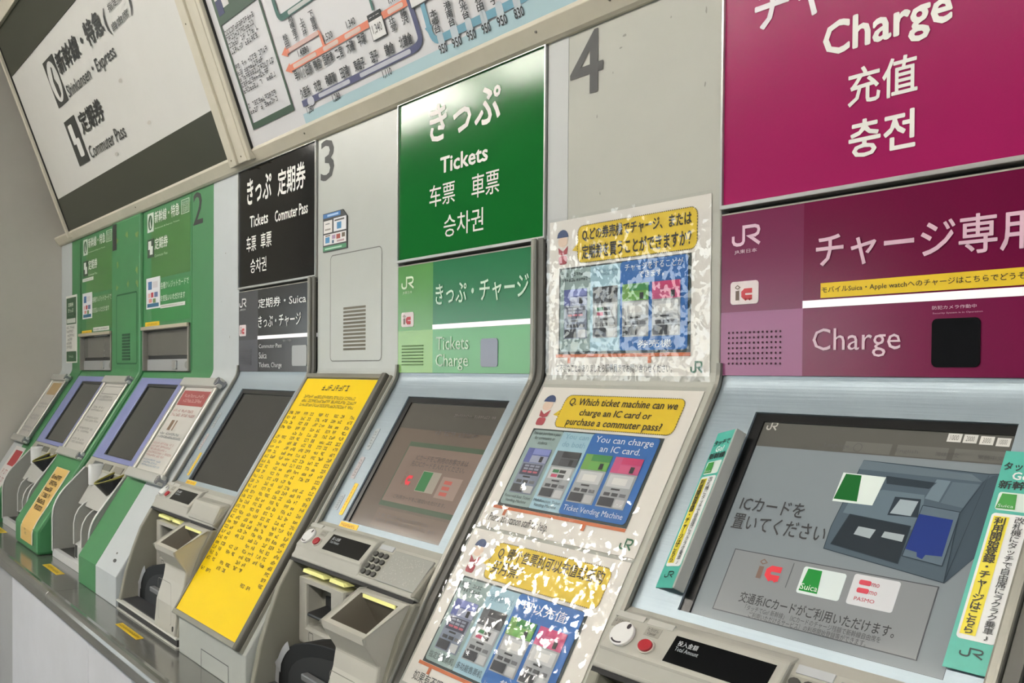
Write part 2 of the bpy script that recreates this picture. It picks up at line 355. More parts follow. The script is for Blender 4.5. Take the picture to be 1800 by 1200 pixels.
# lines
def hline(p, q): a, b = up(*p), up(*q); t = (a[1]+b[1])/2; return a[0], b[0], t
OR, NVY, TL = ink('E07A55', .35), ink('44456E', .35), ink('6BA0B5', .35); LW = .0145
def seg(x0, x1, t, col, name='line_segment', w=LW*.62, h=.0012): MB().prism(U, rrect(x0, x1, t-w/2, t+w/2, w*.49), 0, h).build(name, ink(col, .35), fm)
a, b2, tn = hline((532, 182), (723, 90)); e = up(737, 78); g2 = up(730, 35); g3 = up(732, 5)
MB().stroke(U, [(a, tn), (b2, tn)]+bez((b2, tn), (e[0]+.01, tn), (e[0]+.01, e[1]+.015))[1:]+[(g2[0], g2[1]), (g2[0]-.005, g2[1]+.06)], LW, .0008).build('route_line', NVY, fm)
for p, q in (((561, 169), (616, 143)), ((633, 132), (723, 91))): seg(up(*p)[0], up(*q)[0], tn, 'BDBEC8')
seg(up(541, 178)[0], up(552, 173)[0], tn-.002, 'C9CAD3', w=.02)
a, b2, to = hline((512, 119), (648, 42)); c3, d3, _ = hline((672, 27), (723, 0))
MB().stroke(U, [(a, to), (d3+.3, to)], LW, .0007).build('route_line', OR, fm)
for p, q in (((516, 116), (557, 96)), ((568, 85), (595, 72)), ((607, 67), (635, 50)), ((682, 22), (709, 7))): seg(up(*p)[0], up(*q)[0], to, 'D9BFB2')
for tt, aa in ((to, a),): MB().poly(U, [(aa-.03, tt), (aa, tt+.012), (aa, tt-.012)], .0009).build('line_arrow', OR, fm)
a, b2, tb = hline((505, 91), (560, 57)); jx = up(570, 82)[0]
MB().stroke(U, [(a, tb)]+bez((b2, tb), (jx, tb), (jx, tb-.03))+[(jx, to)], LW*.7, .0006).poly(U, [(a-.03, tb), (a, tb+.012), (a, tb-.012)], .0009).build('route_line', OR, fm)
seg(a+.01, b2, tb, 'D3B0A6')
a, b2, tt = hline((762, 72), (917, 0)); e = up(743, 8)
MB().stroke(U, [(e[0], e[1]+.05), (e[0], tt+.03)]+bez((e[0], tt+.03), (e[0], tt), (a+.02, tt))+[(3.1, tt)], LW, .0008).build('route_line', TL, fm)
a, b2, tg = hline((497, 30), (540, 0)); 
MB().stroke(U, [(a-.02, tg+.2)]+bez((a-.02, tg+.02), (a-.02, tg), (a, tg))+[(b2+.8, tg)], LW, .0008).build('route_line', ink('2F6157'), fm); seg(a+.03, b2+.7, tg, 'BFC3BF')
q = up(656, 18); MB().stroke(U, [(q[0], q[1]), (q[0], .8)], .008, .0006).build('route_line', ink('3C6E63'), fm)
# seaside strip along the lower edge
p0, p1, p2 = up(533, 201), up(700, 121), up(800, 73)
MB().poly(U, [(p0[0], -.003), (3.19, -.003), (3.19, .06), (p2[0]+.3, p2[1]+.012), p2, p1, (p0[0], p0[1])], .0004).build('sea_strip', mat('AECBD2', .35), fm)
# boxed stations
def pxbox(BL, TR): return U.box(BL, TR, TR, BL)
bx = pxbox((649, 40), (668, 15)); bk = MB().box(U, *bx, 0, .0018).build('station_box', ink('1F2020'), fm); text(fm, U, '茅ケ崎', (bx[0]+.006, bx[1]-.006, bx[2]+.006, bx[3]-.006), 'E8E6E2', .0022, .02)
b3 = (bx[0], bx[1], bx[2]-.036, bx[2]); MB().box(U, b3[0]-.002, b3[1]+.002, b3[2]-.002, b3[3], 0, .0015).build('station_box', ink('3A3A3A'), fm); MB().box(U, *b3, 0, .0018).build('price_box', ink('E9E8E6'), fm)
text(fm, U, '1,340', (b3[0]+.008, b3[1]-.008, b3[2]+.008, b3[3]-.008), '2A2A2A', .0022, 0)
b4 = U.px(725, 14); MB().box(U, b4[0]-.002, b4[0]+.102, b4[1]-.002, b4[1]+.06, 0, .0015).build('station_box', ink('3A3A3A'), fm); MB().box(U, b4[0], b4[0]+.1, b4[1], b4[1]+.06, 0, .0018).build('price_box', ink('E9E8E6'), fm)
text(fm, U, '850', (b4[0]+.02, b4[0]+.08, b4[1]+.012, b4[1]+.038), '3A3A3A', .0022, 0)
for i_, (s, BL, TR) in enumerate((('久里浜', (532, 175), (546, 160)), ('衣笠', (556, 163), (566, 151)), ('横須賀', (576, 152), (591, 137)), ('田浦', (602, 139), (614, 125)), ('東逗子', (626, 126), (642, 110)), ('逗子', (655, 112), (666, 98)), ('鎌倉', (680, 99), (694, 85)), ('北鎌倉', (706, 87), (726, 70)),
                  ('早川', (518, 131), (529, 122)), ('小田原', (533, 128), (547, 113)), ('鴨宮', (552, 114), (562, 100)), ('国府津', (569, 106), (583, 88)), ('二宮', (590, 93), (600, 78)), ('大磯', (609, 82), (620, 69)), ('平塚', (629, 70), (640, 56)),
                  ('1,280', (584, 168), (596, 158)), ('1,110', (672, 125), (686, 113)), ('1,490', (528, 105), (541, 95)), ('1,520', (573, 78), (587, 67)), ('1,340', (613, 55), (627, 43)), ('1,170', (687, 14), (703, 1)), ('1,690', (528, 86), (540, 75)), ('1,280', (539, 190), (549, 182)),
                  ('950', (770, 77), (782, 64)), ('950', (793, 66), (807, 51)), ('950', (819, 53), (832, 39)), ('950', (845, 40), (858, 26)), ('950', (872, 27), (887, 12)), ('830', (902, 14), (917, -1)))):
    c = pxbox(BL, TR); z0_ = (tn+.010 if i_ < 8 else to-.034 if i_ < 15 else tn-.028 if i_ in (15, 16, 22) else tb-.028 if i_ == 21 else to+.010 if i_ < 22 else tt-.027); c = (c[0], c[1], z0_, z0_+(.024 if i_ < 15 else .017)); text(fm, U, s, c, '1E1E20', .0016, .03 if ord(s[0]) > 255 else .02)
    if s in ('950', '830'): MB().prism(U, rrect(c[0]+.004, c[1]-.004, c[2], tt+.014, .01), 0, .0012).build('price_bubble', ink('C6D0D6'), fm)
for s, T, B in (('本郷台', (760, 17), (772, 57)), ('港南台', (784, 3), (798, 45)), ('洋光台', (809, -9), (822, 32)), ('新杉田', (834, -22), (849, 18)), ('磯子', (860, -22), (874, 6)), ('辻堂', (687, 30), (696, 53)), ('藤沢', (707, 17), (716, 42)), ('下曽我', (545, 19), (556, 52)), ('上大井', (529, 31), (538, 62)), ('相模金子', (510, 28), (522, 71)), ('松田', (500, 60), (507, 82))):
    c = up(*B); d = up(*T); w = .022
    text(fm, U, '\n'.join(s), ((c[0]+d[0])/2-w/2, (c[0]+d[0])/2+w/2, c[1], d[1]), '1E1E20', .0016, .025, line=.95)

# ================================================================== header signs over machines 3 to 5
ZS0, ZS1 = 1.590, 1.921
def header(x0, x1, hx, label, rough=.09):
    t = thing('machine_sign', label, 'sign', ((x0+x1)/2, 0, ZS0))
    MB().box(W, x0, x1, ZS0, ZS1-.005, -.02, .002).build('panel', mat(hx, rough, 0, .2, 0, 6, .03, 600), t)
    MB().ring(W, (x0-.004, x1+.004, ZS0-.006, ZS1-.002), (x0, x1, ZS0, ZS1-.006), -.02, .006).build('frame', SILVER, t, bevel=.0008)
    return t
def wt(t, s, L, R, T, B, hx='EDEAE4', bold=.02, h=.003, **k): text(t, W, s, W.box(L, R, T, B), hx, h, bold, **k)
hb = header(0.002, .482, '141312', 'black header sign reading tickets and commuter pass above machine three')
wt(hb, 'きっぷ', (436, 360), (479, 300), (477, 300), (436, 362), bold=.03); wt(hb, '定期券', (490, 345), (539, 280), (539, 281), (490, 346), bold=.025)
wt(hb, 'Tickets', (441, 400), (473, 371), (472, 371), (441, 401), bold=.025); wt(hb, 'Commuter Pass', (485, 390), (543, 352), (543, 353), (485, 391), bold=.025)
wt(hb, '车票', (435, 443), (452, 412), (452, 412), (435, 444), bold=.01); wt(hb, '車票', (460, 437), (479, 405), (479, 405), (460, 437), bold=.01); wt(hb, '승차권', (442, 481), (470, 450), (469, 450), (442, 481), bold=.01)
hg = header(.872, 1.352, '17692B', 'green header sign reading tickets above machine four')
wt(hg, 'きっぷ', (757, 252), (883, 142), (880, 141), (759, 253), bold=.03); wt(hg, 'Tickets', (776, 305), (860, 252), (859, 252), (777, 306), bold=.03)
wt(hg, '车票', (757, 365), (802, 317), (801, 316), (757, 366), bold=.005); wt(hg, '車票', (831, 349), (880, 296), (880, 295), (831, 350), bold=.005); wt(hg, '승차권', (782, 417), (852, 365), (851, 364), (782, 418), bold=.005)
hm = header(1.742, 2.222, '9A1857', 'magenta header sign reading charge above the rightmost machine', .25)
a = W.px(1329, 30)[0]; em = (W.px(1430, 20)[0]-a)/1.39; zb = W.px(1337, 60)[1]
text(hm, W, 'チャージ', (a, a+em*3.84, zb, zb+em*.9), 'EDE6EA', .003, .03)
wt(hm, 'Charge', (1449, 80), (1677, 30), (1499, 28), (1604, 77), bold=.03); wt(hm, '充值', (1493, 150), (1616, 110), (1596, 96), (1499, 189), bold=.018); wt(hm, '충전', (1494, 250), (1612, 200), (1611, 189), (1516, 277), bold=.025)

# ================================================================== filler panels between the machines
def path_front(y_off=0.0, zt=ZS1, bend=.012):
    """open (y,z) path of a filler front: upright, bend, slope, upright box down to the counter"""
    k = syz(0); a = (0, ZK+bend); c = syz(-bend*1.2)
    return [(0, zt)]+bez(a, (0, ZK), c, 4)+[syz(-.64), (syz(-.64)[0], .7255)]
def filler(name, x0, x1, m, label, zt=ZS1-.003, proud=0.0, bevel=.002, low=None):
    t = thing(name, label, 'panel', ((x0+x1)/2, 0, .7255))
    p = [(y-proud, z) for y, z in path_front(zt=zt)]
    MB().prof(x0, x1, p+[(.12, .7255), (.12, zt)]).build('front', m, t, bevel=bevel)
    return t
lf = filler('end_panel', XL+.002, -1.9, STRIP_WHITE, 'narrow whitish panel beside the grey end wall')
lg = filler('green_end_panel', -1.9, -1.742, GREEN_M, 'narrow green panel left of the first machine')
mg = filler('green_divider_panel', -1.245, -.885, GREEN_M, 'green panel with vents between the two green machines', proud=.012, bevel=.01)
rg = filler('green_narrow_panel', -.388, -.203, GREEN_M, 'narrow green panel marked with a dark 2')
wp = filler('white_narrow_panel', -.203, -.004, STRIP_WHITE, 'narrow pale panel left of the black signed machine')
c3 = filler('grey_divider_panel', .488, .866, GREY_PANEL, 'grey panel marked 3 with a vented hatch above the yellow table')
c4 = filler('posted_divider_panel', 1.358, 1.736, GREY4, 'grey panel marked 4 carrying three posters')
rw = filler('grey_outer_panel', 2.232, 2.6, GREY_PANEL, 'grey panel right of the magenta machine')
MB().box(W, 1.358, 1.41, ZK+.012, ZS1-.004, 0, .0008).build('edge_strip', mat('B9BCBB', .45), c4)
for s, t, L, R, T, B, pr in (('1', mg, (204, 430), (211, 394), (210, 394), (207, 441), .0128), ('2', rg, (340, 370), (357, 360), (350, 336), (343, 396), .0006), ('3', c3, (564, 320), (588, 244), (576, 245), (576, 317), .0006), ('4', c4, (1003, 130), (1061, 130), (1048, 50), (1043, 163), .0012)):
    text(t, W, s, W.box(L, R, T, B), '252624', pr, .006 if s != '4' else .012)
# hatch and vents of panel 3
d = W.box((581, 560), (671, 560), (667, 433), (583, 634.5)); D = MB().prism(W, rrect(*d, .012), -.01, .0003).build('hatch', GREY_PANEL, c3)
MB().stroke(W, rrect(*d, .012)+[rrect(*d, .012)[0]], .0022, .0006).build('hatch_gap', mat('6D6D68', .6), c3)
v = W.box((604, 575), (643, 575), (642, 535), (604, 617)); g = MB()
for r in range(12):
    for k in range(14):
        cx = v[0]+(v[1]-v[0])*(k+.5)/14; cz = v[2]+(v[3]-v[2])*(r+.5)/12; g.rect(W, cx-.0042, cx+.0042, cz-.0026, cz+.0026, .0007)
g = g.build('vent_slots', mat('7A7668', .7), c3); g['kind'] = 'stuff'
bd = Wy(syz(-.64)[0]); q = bd.box((354, 1170), (382, 1170), (354, 1140), (354, 1200))
MB().stroke(bd, [(q[0], .727), (q[0], q[3]), (q[1]+.06, q[3]), (q[1]+.06, .727)], .002, .0006).build('base_flap', mat('55565A', .6), c3)
# divider panel between the green machines: hatch, slots, glue stains
d = W.box((211, 560), (247, 560), (245, 513), (215, 639)); MB().prism(W, rrect(*d, .01), -.01, .0125).build('hatch', GREEN_M, mg)
MB().stroke(W, rrect(*d, .01)+[rrect(*d, .01)[0]], .006, .0128).build('hatch_gap', mat('1E5A34', .6), mg)
v = W.box((221, 600), (234.5, 600), (234, 585), (221, 634))
for r in range(9):
    z = v[2]+(v[3]-v[2])*(r+.5)/9; MB().box(W, v[0], v[1], z-.004, z+.004, .012, .0135).build('slot', mat('1C4C2E', .6), mg)
for px, py in ((211, 424), (229, 412), (247, 411), (212, 507), (231, 500), (247, 499), (247, 474), (213, 465)):
    a, z = W.px(px, py); pts = [(x+rnd.uniform(-.008, .008), y+rnd.uniform(-.006, .006)) for x, y in disc(a, z, .017, .011, 9)]
    MB().poly(W, pts, .0126).build('glue_stain', mat('7F9A58', .6), mg)
SC = mat('8F8E86', .6)
for px, py, rx, rz in ((1098, 62, .004, .002), (1240, 148, .0015, .004), (1092, 84, .003, .0015), (1242, 18, .0015, .005), (1050, 205, .0016, .003), (1078, 128, .001, .002), (1055, 340, .0012, .003), (1180, 30, .0015, .0015)):
    a, z = W.px(px, py); MB().poly(W, [(x+rnd.uniform(-.3, .3)*rx, y+rnd.uniform(-.3, .3)*rz) for x, y in disc(a, z, rx, rz, 7)], .0005).build('scuff_mark', SC, c4)
for px, py, rx, rz in ((397, 445, .003, .002), (404, 592, .002, .004), (390, 530, .0015, .002)):
    a, z = W.px(px, py); MB().poly(W, disc(a, z, rx, rz, 7), .0005).build('scuff_mark', SC, wp)
a, z = S.px(202, 985); MB().prism(S, disc(a, z, .012, .005, 12), 0, .001).build('keyhole', mat('3A3A38', .5), wp)
a, z = S.px(206, 972); MB().prism(S, disc(a, z, .005, .003, 10), 0, .001).build('keyhole', mat('6A6A66', .5), wp)

# ================================================================== green machines one and two
def green_machine(x0, idx, label):
    t = thing('reserved_ticket_machine', label, 'ticket machine', (x0+.24, 0, .7255)); dx = x0+.87
    def B(L, R, T, Bt, pl=W): a = pl.box(L, R, T, Bt); return (a[0]+dx, a[1]+dx, a[2], a[3])
    xa, xb = x0-.012, x0+.48
    zw0, zw1 = 1.352, 1.495
    # fascia around the recessed window
    MB().box(W, xa, xb, zw1, ZS1-.003, -.05, 0).box(W, xb-.018, xb, zw0, zw1, -.05, 0).build('fascia', GREEN_M, t)
    MB().box(W, xa+.09, xb-.012, 1.67, 1.89, 0, .0006).build('decal', mat('3F7A35', .32, 0, .5, .06, 5), t); MB().box(W, xa+.09, xb-.012, 1.52, 1.655, 0, .0006).build('decal', mat('2F8A46' if idx else '437F3A', .3, 0, .5, .06, 5), t)
    MB().box(W, xa+.01, xb-.02, zw0, zw1, -.05, -.014).build('window_back', mat('1F2021', .4), t)
    MB().box(W, xa+.012, xb-.022, 1.405, 1.488, -.02, -.010).build('display_window', mat('66655F', .08, 0, .6, .04, 8), t)
    MB().box(W, xa+.012, xb-.022, zw0, 1.392, -.02, -.009).build('slot_plate', mat('B0B3B4', .35, .3), t)
    MB().prism(W, rrect(xb-.20, xb-.16, 1.358, 1.387, .004), -.012, -.003).build('slot_cover', SILVER, t, bevel=.001); MB().prism(W, disc(xb-.06, 1.372, .016, .012), -.012, -.004).build('lock', mat('8C8D8B', .3, .6), t)
    MB().ring(W, (xa+.004, xb-.012, zw0, zw1+.012), (xa+.014, xb-.024, zw0+.001, zw1-.002), -.045, .006).build('window_frame', mat('8D8A80', .4, .3), t, bevel=.0008)
    MB().box(W, xa+.004, xb-.012, zw1, zw1+.012, 0, .012).build('visor', mat('B5AC98', .45), t, bevel=.001)
    # printed labels
    G1 = 'D5E6CE'
    ib = B((260, 390), (270.5, 390), (270, 373), (260, 410)); i1 = MB().box(W, *ib, .0006, .0014).build('pictogram', ink('DDE5DA'), t)
    MB().poly(W, disc((ib[0]+ib[1])/2, (ib[2]+ib[3])/2, (ib[1]-ib[0])*.36, (ib[3]-ib[2])*.4, 16), .0018).build('pictogram_disc', ink('2F5B34'), i1)
    w, q = ib[1]-ib[0], ib[3]-ib[2]; MB().poly(W, [(ib[0]+w*.45, ib[2]+q*.18), (ib[0]+w*.66, ib[2]+q*.22), (ib[0]+w*.55, ib[2]+q*.55), (ib[0]+w*.66, ib[2]+q*.82), (ib[0]+w*.4, ib[2]+q*.5)], .0022).build('pictogram_train', ink('DDE5DA'), i1)
    ib = B((260, 435), (271, 435), (270, 419), (261, 454)); w, q = ib[1]-ib[0], ib[3]-ib[2]; i2 = MB().box(W, *ib, .0006, .0014).build('pictogram', ink('3A4A3A'), t)
    MB().box(W, ib[0]+w*.15, ib[0]+w*.6, ib[2]+q*.45, ib[2]+q*.9, 0, .0018).box(W, ib[0]+w*.4, ib[0]+w*.85, ib[2]+q*.15, ib[2]+q*.6, 0, .002).build('pictogram_hand', ink('E6EAE2'), i2)
    text(t, W, '新幹線・特急', B((272.5, 380), (316, 380), (312, 356), (273, 393)), 'EEF2E8', .0012, .015); text(t, W, 'Shinkansen & Express Tickets', B((272.5, 390), (316, 390), (316, 385), (273, 404)), G1, .0012)
    text(t, W, '指定席\n自由席', B((321, 360), (331, 360), (331, 350), (321, 374)), G1, .0012, line=.9); pb = B((319, 360), (333, 360), (332, 347), (319, 377))
    MB().ring(W, pb, (pb[0]+.004, pb[1]-.004, pb[2]+.002, pb[3]-.002), 0, .0011).build('print_outline', ink(G1), t)
    text(t, W, '定期券', B((272.5, 425), (295.5, 425), (294, 412), (274, 439)), 'EEF2E8', .0012, .015); text(t, W, 'Commuter Pass', B((272.5, 445), (295, 445), (294.5, 441), (273, 452)), G1, .0012)
    text(t, W, '各種クレジットカードで', B((283, 495), (332.5, 495), (331, 486), (284, 508)), 'E6EEE0', .0012, .01); text(t, W, 'お支払いいただけます', B((283, 520), (326, 520), (325, 511), (284, 530)), 'E6EEE0', .0012, .01)
    # accepted cards sticker
    c = B((258, 515), (282, 515), (281, 485), (258, 544)); w, q = c[1]-c[0], c[3]-c[2]
    cs = MB().box(W, *c, 0, .0016).build('card_sticker', ink('E9E9EC'), t)
    for u0, u1, v0, v1, col in ((.15, .42, .62, .88, '3E6FA3'), (.5, .85, .66, .86, 'D9D3D6'), (.15, .3, .36, .5, 'E5B7B4'), (.36, .54, .36, .52, 'C23A4A'), (.6, .85, .36, .52, '5C6F9A'), (.2, .42, .2, .32, 'D98C86'), (.5, .7, .18, .32, '6E8E52'), (.08, .92, .05, .17, '2C6A8C')):
        MB().rect(W, c[0]+w*u0, c[0]+w*u1, c[2]+q*v0, c[2]+q*v1, .002).build('card_mark', ink(col), cs)
    for (L, R, T, Bt, col, ic_) in ([((282.5, 535), (326, 535), (326, 529), (282.5, 542), 'E3E4DC', '8A6F6A'), ((256, 570), (280.5, 570), (280, 564), (257, 575), 'F0C81E', 'B88A10')] if idx else
                                   [((258, 452), (285, 452), (284, 452), (258, 466), 'E0E2DC', '8A8A84'), ((285, 565), (326, 565), (325, 556), (286, 569), 'D9DCD4', '4A4A48'), ((288, 575), (322, 575), (321, 569), (289, 580), 'D3D8D2', '6A6A68'), ((256, 572), (280.5, 572), (280, 566), (257, 577), 'F0C81E', 'B88A10')]):
        c = B(L, R, T, Bt); o = MB().box(W, *c, 0, .0016).build('label_sticker', ink(col), t); greekpart(o, W, (c[0]+.008, c[1]-.008, c[2]+.004, c[3]-.004), 1, ic_, .0019, gap=.2, ragged=.05)
    # sloping front: violet bezel, screen
    VI = mat('7F86B8', .38, 0, .5, .03, 8); so_ = (x0+.03, x0+.49, -.345, -.028); si = (x0+.135, x0+.445, -.328, -.052)
    MB().ring(S, so_, si, -.02, .004).build('bezel', VI, t, bevel=.003)
    MB().prof(xa, xb, [syz(-.0, -.0)]+[syz(-.004, -.004), syz(-.35, -.004), syz(-.35, -.03), syz(-.0, -.03)]).build('slope_plate', GREEN_M, t)
    MB().box(S, *si, -.02, -.002).build('screen', mat('3D3D3B', .14, 0, .5, .05, 6), t); MB().ring(S, (si[0]-.001, si[1]+.001, si[2]-.001, si[3]+.001), (si[0]+.012, si[1]-.003, si[2]+.003, si[3]-.009), -.02, .0012).build('screen_edge', BLACKP, t)
    o = greek(MB(), S, si[0]-.012, si[0]-.006, -.2, -.12, 9, h=.0045, gap=.3).build('fine_print', ink('D8DAE6'), t)
    # label shelf
    yz = [syz(-.345, -.004), syz(-.345, .002), syz(-.386, .004), syz(-.386, -.05), syz(-.345, -.05)]
    MB().prof(x0+.02, xb, yz).build('button_shelf', mat('A9A79A', .5), t, bevel=.002)
    for k in range(3): MB().box(S, x0+.10+k*.12, x0+.19+k*.12, -.379, -.357, .003, .0055).build('shelf_label', mat(('5F6160', '6B6B62', '8A877A')[k], .5), t)
    # body: cheeks, fins, back, sill
    CHK = mat('A0A19A', .5, 0, .35, .05, 8); EDGE = mat('D9DAD6', .45)
    fr = [syz(-.386, .0), (-.272, .948)]+bez((-.272, .948), (-.306, .905), (-.306, .86), 5)+[(-.306, .745)]
    frr = [syz(-.386, .0), (-.282, .914)]+bez((-.282, .914), (-.302, .885), (-.302, .842), 5)+[(-.302, .745)]
    for xx, pr, nm in ((x0+.02, fr, 'cheek'), (x0+.468, frr, 'cheek')):
        MB().prof(xx-.006, xx+.006, pr+[(-.12, .745), (-.12, pr[0][1])]).build(nm, CHK, t)
        e = MB(); yz2 = [(y-.0015, z) for y, z in pr]; e.sheet(xx-.007, xx+.007, yz2, .002); e.build('cheek_edge', EDGE, t)
    MB().prof(x0+.026, x0+.462, [(-.135, .745), (-.135, .98), syz(-.40, -.05), (-.12, 1.0), (-.12, .745)]).build('back_plate', mat('6C6D68', .5), t)
    MB().prof(x0+.012, x0+.478, [(-.306, .7255), (-.306, .752), (-.29, .752), (-.29, .7255)]).build('sill', mat('C9CACB', .4), t, bevel=.001); MB().prof(x0+.026, x0+.462, [(-.29, .74), (-.29, .748), (-.135, .755), (-.135, .74)]).build('tray_floor', mat('3A3B3A', .45), t)
    for xx, top in ((x0+.25, .946), (x0+.34, .93)):
        pf = bez((-.19, top), (-.285, top), (-.293, top-.08), 6)+[(-.293, .80)]
        MB().prof(xx-.004, xx+.004, pf+[(-.14, .80), (-.14, top)]).build('fin', CHK, t); MB().sheet(xx-.0045, xx+.0045, [(y-.001, z) for y, z in pf], .002).build('fin_edge', EDGE, t)
    MB().prof(x0+.25, x0+.44, [(-.293, .752), (-.293, .80), (-.27, .815), (-.14, .815), (-.14, .752)]).build('ticket_chute', mat('B9BAB8', .4), t, bevel=.004)
    MB().box(Wy(-.293), x0+.262, x0+.285, .76, .8, 0, .0015).build('chute_slot', BLACKP, t)
    MB().box(Wy(-.14), x0+.05, x0+.22, .765, .83, 0, .04).build('bill_slot', mat('4A4B4A', .4), t, bevel=.004)
    # round call button and black oval coin cup
    def lathe(c, ax, prof_, sx, n=20, cap=True):
        ax = ax.normalized(); u = Vector((1, 0, 0)); w2 = ax.cross(u).normalized(); vs = []; fs = []
        for rr_, hh in prof_:
            for k in range(n): an = 2*math.pi*k/n; vs.append(c+ax*hh+u*(rr_*sx*math.cos(an))+w2*(rr_*math.sin(an)))
        for i in range(len(prof_)-1): fs += [(i*n+k, i*n+(k+1) % n, (i+1)*n+(k+1) % n, (i+1)*n+k) for k in range(n)]
        (fs.append(tuple((len(prof_)-1)*n+k for k in range(n))) if cap else None); return MB().add(vs, fs)
    MB.build(lathe(Vector((x0+.2, -.212, 1.0)), Vector((0, 0, 1)), [(.026, -.02), (.027, .04), (.025, .045), (.018, .046)], 1.0), 'call_button', mat('DADBD9', .35), t, smooth=True)
    MB().prof(x0+.05, x0+.17, [syz(-.384, .0), syz(-.43, -.03), syz(-.43, -.05), syz(-.384, -.05)]).build('button_ledge', mat('B0B0AA', .45), t)
    # slanted plate that carries the scoop-shaped coin cup
    MB().prof(x0+.17, x0+.461, [syz(-.384, .001), syz(-.505, -.003), syz(-.505, -.03), syz(-.384, -.04)]).build('cup_plate', mat('B4B4AE', .45), t, bevel=.003)
    n = 14; rim = []; inn = []; low = []; flo = []
    for k in range(n+1):
        an = math.pi*k/n; cx_ = x0+.412+.05*math.cos(an); sx_ = math.sin(an)
        rim.append(Vector((cx_+.004*sx_, -.198-.078*sx_, 1.032-.027*sx_))); inn.append(Vector((x0+.412+.044*math.cos(an), -.200-.068*sx_, 1.031-.026*sx_)))
        q = S.P(x0+.405+.042*math.cos(an), -.385-.068*sx_, .0); low.append(q); flo.append(S.P(x0+.41+.03*math.cos(an), -.40-.02*sx_, .012))
    m_ = n+1; vs = rim+low+inn+flo; fs = []
    for k in range(n): fs += [(k, k+1, m_+k+1, m_+k), (2*m_+k+1, 2*m_+k, 3*m_+k, 3*m_+k+1)]
    fs += [tuple(3*m_+k for k in range(m_)), (2*m_, 0, m_, 3*m_), (n, 2*m_+n, 3*m_+n, m_+n)]
    MB().add(vs, fs).build('coin_cup', mat('26282C', .38), t)
    MB().tube([(a_+b_)/2 for a_, b_ in zip(rim, inn)], .0035, 8).build('cup_rim', mat('8A8234', .45), t, smooth=True)
    return t
green_machine(-1.74, 0, 'green reserved seat ticket machine nearest the grey end wall, marked 1')
green_machine(-.87, 1, 'green reserved seat ticket machine with violet screen frame, marked 2')

